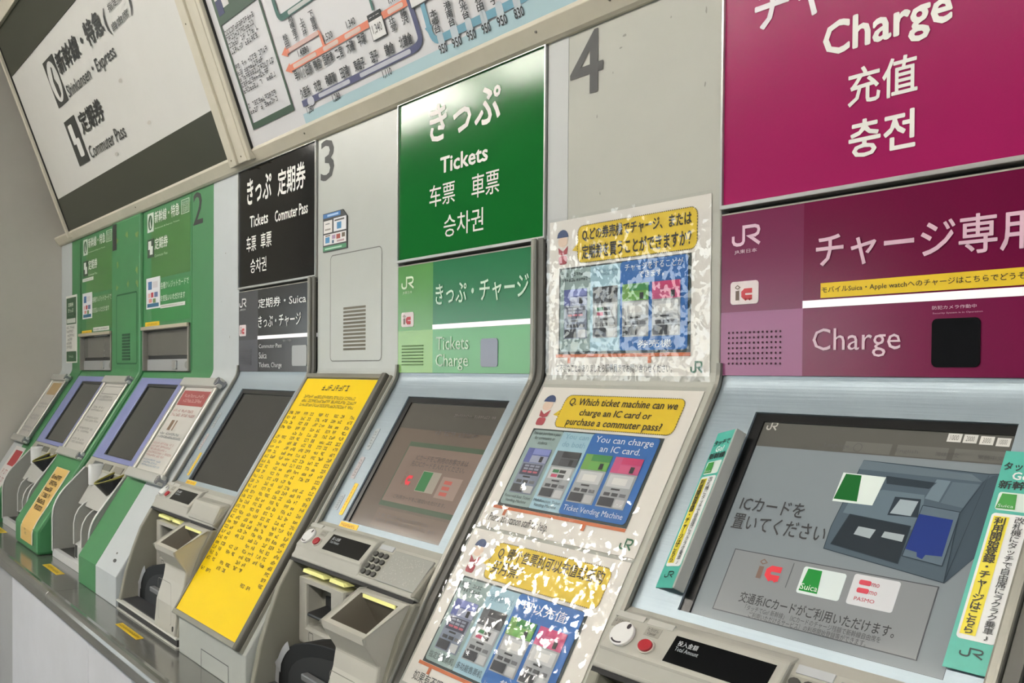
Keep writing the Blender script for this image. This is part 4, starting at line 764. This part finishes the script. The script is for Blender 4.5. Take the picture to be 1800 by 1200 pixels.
# ================================================================== papers and holders on the sloping fillers
def holder(x0, x1, t0, t1, label, paper):
    t = thing('leaflet_holder', label, 'holder', S.P((x0+x1)/2, t0, 0), 'silver leaflet holders on the slope'); w = x1-x0
    hh = .012
    for a in (x0+.012, x1-.03): MB().box(S, a, a+.02, t0+.012, t1-.012, hh, hh+.008).build('side_bar', mat('B9B8AF', .3, .5), t, bevel=.003)
    for b_ in (t0, t1-.03): MB().box(S, x0, x1, b_, b_+.03, hh-.004, hh+.014).build('end_bar', mat('C2C2BC', .35, .4), t, bevel=.004)
    MB().box(S, x0+.03, x1-.03, t0+.02, t1-.02, 0, hh).build('backing', mat('B5B5AD', .5), t)
    for b_ in (t0+.013, t1-.013):
        MB().tube([S.P(x1-.012, b_, hh-.008), S.P(x1-.012, b_, hh+.017)], .013, 14).build('corner_knob', mat('A2A3A6', .25, .6), t, smooth=False); MB().tube([S.P(x1-.012, b_, hh+.016), S.P(x1-.012, b_, hh+.0185)], .007, 12).build('knob_cap', mat('C9CACC', .2, .9), t)
    px0, px1, pt0, pt1 = x0+.04, x1-.034, t0+.03, t1-.03
    if t is not None:
        pp = MB().box(S, px0, px1, pt0, pt1, hh, hh+.001).build('paper', mat('E0DDD6', .5), t); paper(pp, px0, px1, pt0, pt1, hh+.0016)
    MB().film(S, px0, px1, pt0, pt1, hh+.0034).build('clear_cover', FILM_FLAT, t)
    return t
def pap_plain(o, a0, a1, b0, b1, h):
    MB().rect(S, a0+.02, a1-.02, b1-.07, b1-.01, h).build('paper_picture', ink('C9A45E'), o)
    for k in range(3): greekpart(o, S, (a0+.015, a1-.015, b0+.02+k*.06, b0+.05+k*.06), 2, '8A8A92', h)
def pap_list(o, a0, a1, b0, b1, h):
    MB().ring(S, (a0+.015, a1-.015, b1-.045, b1-.012), (a0+.018, a1-.018, b1-.043, b1-.014), h-.0005, h).build('paper_box', ink('6A6A66'), o)
    for k in range(5): greekpart(o, S, (a0+.014, a1-.012, b1-.075-k*.045, b1-.05-k*.045), 2, '3C3C3A', h, ragged=.3)
def pap_red(o, a0, a1, b0, b1, h):
    q = b1-b0; MB().rect(S, a0+.006, a1-.006, b1-q*.22, b1-q*.04, h).build('paper_banner', ink('B23A3E'), o); greekpart(o, S, (a0+.03, a1-.03, b1-q*.19, b1-q*.07), 2, 'E8C9C6', h+.0005, ragged=.1)
    greekpart(o, S, (a0+.01, a1-.01, b1-q*.36, b1-q*.26), 2, 'B8595A', h); MB().rect(S, a0+.05, a0+.075, b1-q*.52, b1-q*.40, h).rect(S, a0+.09, a0+.10, b1-q*.52, b1-q*.40, h).build('paper_picture', ink('8C6A4A'), o)
    greekpart(o, S, (a0+.01, a1-.02, b1-q*.62, b1-q*.54), 2, '5C6C78', h); greekpart(o, S, (a0+.006, a1-.006, b1-q*.84, b1-q*.66), 5, 'C07672', h, ragged=.3); greekpart(o, S, (a0+.006, a1-.05, b1-q*.95, b1-q*.86), 3, '4F86B0', h, ragged=.3)
holder(-2.075, -1.80, -.372, -.034, 'silver leaflet holder with a faded sheet beside the end wall', pap_plain)
holder(-1.225, -.90, -.374, -.034, 'silver leaflet holder with a black printed list between the green machines', pap_list)
holder(-.345, -.035, -.378, -.034, 'silver leaflet holder with a red headed notice right of machine two', pap_red)
# red and white notice lower on the end panel
o = MB().box(S, -1.99, -1.80, -.62, -.388, 0, .0012).build('red_notice', mat('DEDAD8', .5)); tag(o, 'white notice with a red block low at the far left edge', 'notice')
MB().rect(S, -1.945, -1.81, -.478, -.405, .002).build('notice_block', ink('B4383E'), o)
for k in range(3): greekpart(o, S, (-1.97, -1.82, -.525-k*.035, -.492-k*.035), 1, 'A85C5C', .002, ragged=.1)
# upright leaflet on the end panels
o = MB().box(W, -2.0, -1.812, 1.384, 1.682, .0, .002).build('leaflet', mat('E2E3DC', .5)); tag(o, 'tall green and white leaflet taped beside the first machine', 'notice')
MB().rect(W, -1.99, -1.82, 1.555, 1.672, .0026).build('leaflet_header', ink('2F5A38'), o); MB().rect(W, -1.99, -1.82, 1.39, 1.435, .0026).build('leaflet_footer', ink('2F5A38'), o)
for z in (1.65, 1.625): text(o, W, '定期券' if z > 1.64 else 'きっぷ', (-1.955, -1.865, z-.018, z), 'D9E4D2', .0032, .02)
MB().rect(W, -1.98, -1.83, 1.56, 1.58, .0032).build('leaflet_label', ink('D5DAD0'), o); greekpart(o, W, (-1.97, -1.84, 1.59, 1.604), 1, '9FB59A', .0032); greekpart(o, W, (-1.985, -1.83, 1.445, 1.55), 6, '7A7A78', .003, ragged=.4); greekpart(o, W, (-1.95, -1.86, 1.405, 1.42), 1, 'C9D6C4', .0032)
# yellow hand-written strip draped over the divider panel between the green machines
yb_ = syz(-.64)[0]-.012
pth = [(y-.012, z) for y, z in [syz(-.412, .001), syz(-.5, .001), syz(-.575, .001)]]+bez((syz(-.575, .001)[0]-.012, syz(-.575, .001)[1]), (yb_-.002, syz(-.64)[1]+.004), (yb_-.002, .79), 6)[1:]+[(yb_-.002, .752)]
st = MB().sheet(-1.135, -.945, pth, .0012).build('memo_strip', mat('DDD8C6', .5)); tag(st, 'long yellow strip of writing draped between the two green machines', 'notice')
MB().sheet(-1.125, -.955, [(y-.0012, z) for y, z in pth[0:]], .0006).build('strip_print', mat('D9B264', .5), st)
Sp = Pl(S.P(0, 0, 0)+Vector((0, -.012, 0)), S.t, S.n)
for k in range(6):
    greekpart(st, Sp, (-1.11+(.02 if k % 2 else 0), -.97, -.44-k*.024-.018, -.44-k*.024), 1, '4A3A1E', .0042, asp=.6, gap=.1, ragged=.15, fat=1.5)
Wp = Wy(yb_-.003); greekpart(st, Wp, (-1.07, -1.03, .775, .80), 2, '4A3A1E', .0012); 

# --- yellow fare table in its frame
ft = thing('fare_table', 'yellow fare table sheet in a grey frame on the slope below panel 3', 'notice', S.P(.66, -.64, 0))
fx0, fx1, f0, f1 = .462, .852, -.640, -.006
MB().box(S, fx0, fx1, f0, f1, 0, .006).build('backing', mat('8F8D82', .5), ft)
MB().box(S, fx1-.022, fx1-.004, f0, f1, .004, .018).build('frame_bar', mat('5A574E', .45), ft, bevel=.004); MB().box(S, fx0, fx0+.008, f0, f1, .004, .009).build('frame_bar', mat('77756B', .45), ft); MB().box(S, fx0, fx1-.02, f0, f0+.012, .004, .010).build('frame_bar', mat('8A887C', .4), ft, bevel=.002); MB().box(S, fx0, fx1-.02, f1-.012, f1, .004, .012).build('frame_bar', mat('8A887C', .35, .4), ft, bevel=.003)
MB().box(S, fx0+.008, fx1-.024, f0+.012, f1-.014, .006, .0072).build('sheet', mat('F4D000', .5, 0, .2), ft)
yx0, yx1 = fx0+.015, fx1-.032
BR = '54430C'
o = greek(MB(), S, yx0+.10, yx1-.10, -.052, -.036, 1, h=.0078, gap=.05, ragged=0).build('table_title', ink('3F3408'), ft)
greekpart(ft, S, (yx0+.03, yx1-.04, -.098, -.064), 3, '5C4A0E', .0078, gap=.3, ragged=.1, asp=.8)
tb = MB(); cw_ = (yx1-yx0)/4.55; rows = 32
for r in range(rows):
    tt = -.112-r*.0132
    for c in range(5):
        if rnd.random() < .04 or (r > 27 and rnd.random() < .35): continue
        xa_ = yx0+cw_*c+(.004 if c else 0)
        greek(tb, S, xa_, xa_+.022, tt-.0082, tt, 1, h=.0078, gap=.05, ragged=0, skip=0, asp=.85, fat=1.3)
        if c < 4: greek(tb, S, xa_+.033, xa_+.033+rnd.choice((.0175, .0175, .026)), tt-.0082, tt, 1, h=.0078, gap=.05, ragged=0, skip=0, fat=1.3)
tb = tb.build('table_print', ink(BR), ft); tb['kind'] = 'stuff'

# --- accepted payment sticker on panel 3
v = W.box((569.4, 400), (611.8, 400), (602, 368), (570, 444)); w, q = v[1]-v[0], v[3]-v[2]
ps = MB().prism(W, [(v[0], v[2]), (v[1], v[2]), (v[1], v[3]-.018), (v[1]-.022, v[3]), (v[0], v[3])], 0, .0025).build('payment_sticker', mat('2B2D2C', .4)); tag(ps, 'small sticker of accepted cards on panel 3 above the hatch', 'sticker')
for u0, u1, v0, v1, col in ((.02, .74, .87, .98, '2F6FB0'), (.04, .40, .48, .80, 'E4E0DC'), (.46, .97, .48, .82, 'E6E6E8'), (.04, .97, .17, .44, 'E6E3E2'), (.02, .98, .02, .13, '3C8A5C')): MB().rect(W, v[0]+w*u0, v[0]+w*u1, v[2]+q*v0, v[2]+q*v1, .003).build('sticker_field', ink(col), ps)
for u0, u1, v0, v1, col in ((.60, .78, .53, .70, '3E86B8'), (.50, .9, .74, .78, '55504A'), (.12, .3, .22, .37, '3E86B8'), (.12, .32, .39, .42, '6A5A48'), (.58, .74, .28, .40, 'A8422E'), (.4, .54, .3, .40, 'A88AA8'), (.8, .93, .3, .41, '6A5A48'), (.4, .48, .19, .27, '3A5A78'), (.6, .9, .20, .25, 'B89AA0'), (.12, .3, .7, .73, '8A8A8A'), (.1, .34, .55, .59, '9A938C'), (.2, .66, .90, .95, 'A8C8E8'), (.1, .8, .05, .09, 'A8D0B8')): MB().rect(W, v[0]+w*u0, v[0]+w*u1, v[2]+q*v0, v[2]+q*v1, .0034).build('card_mark', ink(col), ps)

# ================================================================== the three laminated posters
PX0, PX1, PT0, PT1 = 1.367, 1.722, -.285, -.024
def uv(x, y): a = S.px(840+x/4, 640+y/4); return ((a[0]-PX0)/(PX1-PX0), (a[1]-PT0)/(PT1-PT0))
def poster(pl, x0, x1, t0, t1, label, lang):
    t = thing('laminated_poster', label, 'poster', pl.P((x0+x1)/2, t0, 0), 'laminated ticket machine guide posters'); w, q = x1-x0, t1-t0
    def Q(u, v_): return (x0+w*u, t0+q*v_)
    def R(u0, u1, v0, v1): return (x0+w*u0, x0+w*u1, t0+q*v0, t0+q*v1)
    def rect(u0, u1, v0, v1, col, h, nm, par=None, r=0.0):
        bb = R(u0, u1, v0, v1); m_ = MB()
        (m_.poly(pl, rrect(*bb, r), h) if r else m_.rect(pl, *bb, h)); return m_.build(nm, ink(col), par or t)
    MB().box(pl, x0, x1, t0, t1, .0006, .0016).build('sheet', mat('E6E2DA', .5), t)
    # question bubble
    u0, v1 = .205, .925; bub = (.205, .93, .715, .945)
    bb = rect(*bub, 'E2C21A', .0022, 'bubble', r=.012); bq = R(*bub)
    MB().poly(pl, [Q(.21, .85), Q(.21, .79), Q(.165, .80)], .0021).build('bubble_tail', ink('E2C21A'), bb)
    d = rrect(*bq, .012, 6); per = []
    for i in range(len(d)):
        a, c = Vector(d[i]), Vector(d[(i+1) % len(d)]); n = max(1, int((c-a).length/.0042))
        for k in range(n):
            p = a.lerp(c, (k+.15)/n); p2 = a.lerp(c, (k+.7)/n); per.append((p, p2))
    dm = MB()
    for p, p2 in per: dm.stroke(pl, [p, p2], .0016, .0026)
    dm.build('dashed_outline', ink('6A5A14'), bb)
    ql = {'ja': ('Q.どの券売機でチャージ、または', '定期券を買うことができますか？'), 'en': ('Q. Which ticket machine can we', 'charge an IC card or', 'purchase a commuter pass?'), 'zh': ('Q. 哪个售票机可以充值或者购', '买月票？')}[lang]
    if lang == 'ja': text(bb, pl, ql[0], R(.235, .90, .845, .925), '1E1A06', .0028, .03); text(bb, pl, ql[1], R(.235, .90, .735, .825), '1E1A06', .0028, .03)
    elif lang == 'en': text(bb, pl, ql[0], R(.24, .90, .865, .925), '1E1A06', .0028, .018); text(bb, pl, ql[1], R(.34, .78, .79, .85), '1E1A06', .0028, .018); text(bb, pl, ql[2], R(.28, .86, .72, .785), '1E1A06', .0028, .018)
    else: text(bb, pl, ql[0], R(.24, .90, .845, .925), '1E1A06', .0028, .01); text(bb, pl, ql[1], R(.24, .44, .755, .835), '1E1A06', .0028, .01)
    # plain attendant figure: cap, face, red coat
    fc_ = Q(.098, .868); fg = MB().poly(pl, [(x, y) for x, y in disc(fc_[0], fc_[1]+.006, .0145, .013, 16) if y > fc_[1]+.003], .0024).build('figure_cap', ink('2F4470'), t)
    MB().poly(pl, [(x, y) for x, y in disc(*Q(.098, .865), .0125, .010, 12)], .0021).build('figure_face', ink('E6CDB8'), t); MB().poly(pl, rrect(*R(.07, .13, .72, .775), .005), .0022).build('figure_coat', ink('A83A44'), t); MB().poly(pl, [Q(.065, .83), Q(.10, .80), Q(.135, .835), Q(.13, .785), Q(.10, .775), Q(.072, .785)], .0023).build('figure_scarf', ink('A83A44'), t)
    # board with four columns
    rect(.075, .90, .150, .695, '20302E', .0022, 'board'); 
    pc = R(.085, .295, .165, .685)
    rect(.085, .30, .165, .685, '93A9A6', .0026, 'board_column', r=.006); rect(.295, .50, .165, .685, '9FC4D2', .0028, 'board_column'); rect(.49, .885, .165, .690, '0F62AE', .0030, 'board_column', r=.006)
    def icon(u0, u1, head, kind):
        bd = rect(u0, u1, .245, .455, 'A3A7AA' if kind else '7C8698', .0034, 'machine_picture'); um = u0+(u1-u0)*.28
        rect(u0, u1, .455, .555, head[0], .0036, 'picture_fascia', bd); rect(um, u1, .512, .553, head[1], .0040, 'picture_fascia', bd); rect(um, u1, .457, .505, head[2], .0040, 'picture_fascia', bd); rect(u1-(u1-u0)*.32, u1-(u1-u0)*.18, .462, .50, '1E1E20', .0044, 'picture_camera', bd)
        rect(u0+.012, u1-.012, .37, .445, 'C9CCCC' if kind else '3C3F52', .0038, 'picture_screen', bd)
        if kind == 1:
            for k, c_ in enumerate(('2E7A46', '3A3A3A', 'C24A6A', '3A3A3A')): rect(u0+.03+(k % 2)*.045, u0+.07+(k % 2)*.045, .41-(k//2)*.03, .43-(k//2)*.03, c_, .0042, 'picture_key', bd)
        elif kind == 0:
            for r_ in range(3):
                for c_ in range(3): rect(u0+.03+c_*.037, u0+.06+c_*.037, .425-r_*.02, .438-r_*.02, ('8A8FA0', '8A8FA0', 'B85A6A')[r_], .0042, 'picture_key', bd)
        else: rect(u0+.04, u1-.04, .385, .425, 'E0E0DC', .0042, 'picture_key', bd)
        rect(u0+.05, u1-.06, .352, .362, '222326', .0042, 'picture_slot', bd)
        for k in range(3): rect(u0+.02+k*.045, u0+.055+k*.045, .315, .335, '3A3C40' if k < 2 else '6A6C70', .0042, 'picture_slot', bd)
        rect(u0+.008, u0+.09, .252, .305, '2B2D33', .0042, 'picture_tray', bd); rect(u0+.1, u1-.008, .252, .30, 'C2C4C4', .0042, 'picture_tray', bd)
    icon(.115, .275, ('5560A0', '7F8AC6', '9AA0B8'), 0); icon(.315, .475, ('55585C', '303134', '484A4E'), 1); icon(.505, .665, ('6DA047', '35893F', '67A84A'), 2); icon(.685, .845, ('C0487A', 'C22A66', 'C8527E'), 2)
    # wording
    if lang == 'en':
        text(t, pl, 'You can purchase a pass\nfor commuters or\nstudents.', R(.095, .285, .585, .675), '33403E', .0032); text(t, pl, 'You can\ndo both', R(.32, .475, .585, .675), '7FAAC0', .0034); text(t, pl, 'You can charge\nan IC card.', R(.52, .86, .575, .675), 'E9EEF2', .0036, .004)
        text(t, pl, 'Reserved Seat Ticket\nVending Machine', R(.10, .28, .178, .232), '2F3C3A', .0032); text(t, pl, 'Multifunction Ticket\nVending Machine', R(.305, .48, .178, .232), '2F3C4A', .0034); text(t, pl, 'Ticket Vending Machine', R(.51, .86, .180, .225), 'DCE6EE', .0036); text(t, pl, 'Please ask station staff for help.', R(.06, .47, .025, .095), '2A2A28', .0024, .004)
    elif lang == 'ja':
        text(t, pl, 'チャージをすることが\nできます。', R(.52, .86, .585, .675), 'E9EEF2', .0036, .006); greekpart(t, pl, R(.095, .285, .60, .665), 2, '33403E', .0032); text(t, pl, '券売機', R(.60, .80, .180, .225), 'DCE6EE', .0036); greekpart(t, pl, R(.315, .48, .62, .665), 2, '7FAAC0', .0034); text(t, pl, 'ご不明なことがありましたら駅係員までお問い合わせください。', R(.06, .80, .035, .085), '3A3A38', .0024)
    else:
        greekpart(t, pl, R(.095, .285, .60, .665), 2, '33403E', .0032); text(t, pl, '月票都可以', R(.32, .475, .60, .64), '5F8AA0', .0034); text(t, pl, '可以充值', R(.54, .80, .60, .66), 'E9EEF2', .0036); text(t, pl, '指定席售票机', R(.10, .28, .185, .225), '2F3C3A', .0032); text(t, pl, '多功能售票机', R(.305, .48, .185, .225), '2F3C4A', .0034); text(t, pl, '售票机', R(.60, .80, .180, .225), 'DCE6EE', .0036); text(t, pl, '如果有不明之处', R(.06, .36, .03, .09), '2A2A28', .0024)
    rect(.055, .90, .128, .148, 'C86A3A', .0024, 'board_ledge')
    for u in (.14, .66): rect(u, u+.02, .09, .128, 'C86A3A', .0024, 'board_leg')
    jr_logo(t, pl, R(.90, .965, .035, .10), '2A6A48', .0024)
    MB().film(pl, x0-.004, x1+.004, t0-.004, t1+.004, .0056).build('laminate', FILM, t)
    return t
poster(W, 1.366, 1.720, 1.347, 1.611, 'upright laminated poster with a Japanese question in a yellow bubble', 'ja')
poster(S, PX0, PX1, PT0, PT1, 'sloping laminated poster with an English question in a yellow bubble', 'en')
poster(S, 1.366, 1.720, -.552, -.291, 'lowest laminated poster with a Chinese question in a yellow bubble', 'zh')

# ================================================================== teal tags on the charge machine
def teal_tag(pl, x0, x1, t0, t1, label, curl):
    t = thing('teal_tag', label, 'tag', pl.P((x0+x1)/2, t0, 0), 'teal vertical tags on the charge machine'); w, q = x1-x0, t1-t0
    MB().box(pl, x0, x1, t0, t1, 0, .0012).build('card', mat('4DB5A4', .4, 0, .5, .08, 30), t)
    def R(u0, u1, v0, v1): return (x0+w*u0, x0+w*u1, t0+q*v0, t0+q*v1)
    text(t, pl, 'タッチで', R(.06, .94, .905, .945), '16201E', .0018, .03); text(t, pl, 'Go!', R(.3, .75, .862, .90), 'F2F6F4', .0018, .03); text(t, pl, '新幹線', R(.06, .94, .815, .857), '16201E', .0018, .03)
    MB().prism(pl, rrect(*R(.12, .92, .715, .80), .003), 0, .0016).build('card_picture', ink('D9E6DE'), t); MB().poly(pl, [R(.14, .6, .722, .8)[0:1]+(t0+q*.722,), (x0+w*.56, t0+q*.722), (x0+w*.52, t0+q*.793), (x0+w*.2, t0+q*.793)], .002).build('card_picture', ink('3C9A3E'), t)
    text(t, pl, 'Suica', R(.18, .52, .728, .742), 'D9E6DE', .0024)
    MB().prism(pl, rrect(*R(.1, .94, .13, .70), .004), 0, .0016).build('white_field', ink('ECEDEC'), t); MB().rect(pl, *R(.16, .50, .15, .685), .002).build('yellow_field', ink('EEDD3A'), t)
    text(t, pl, '\n'.join('利用開始登録・チャ｜ジはこちら'), R(.20, .46, .155, .68), '16161A', .0026, .025, line=.9); text(t, pl, '\n'.join('改札機にタッチで自由席にラクラク乗車♪'), R(.62, .84, .14, .69), '26262A', .0026, .005, line=.9)
    jr_logo(t, pl, R(.25, .78, .06, .10), '12302C', .0018)
    if curl: MB().box(pl, x1-.0004, x1+.004, t0, t1, -.014, .002).build('card_edge', mat('A5A8A4', .5), t, bevel=.001)
    return t
teal_tag(S, 2.153, 2.198, -.322, -.086, 'flat teal tag with a yellow column of writing right of the lit screen', 0)
ang = math.radians(-22); tl = Pl(S.P(1.772, 0, -.004), S.t, S.n); tl.e = Vector((1, 0, 0))*math.cos(ang)*1.0+S.n*(-math.sin(ang)); tl.n = tl.e.cross(tl.t)
teal_tag(tl, 0.0, .045, -.314, -.087, 'teal tag standing half turned at the left of the lit screen', 1)

flush_texts()
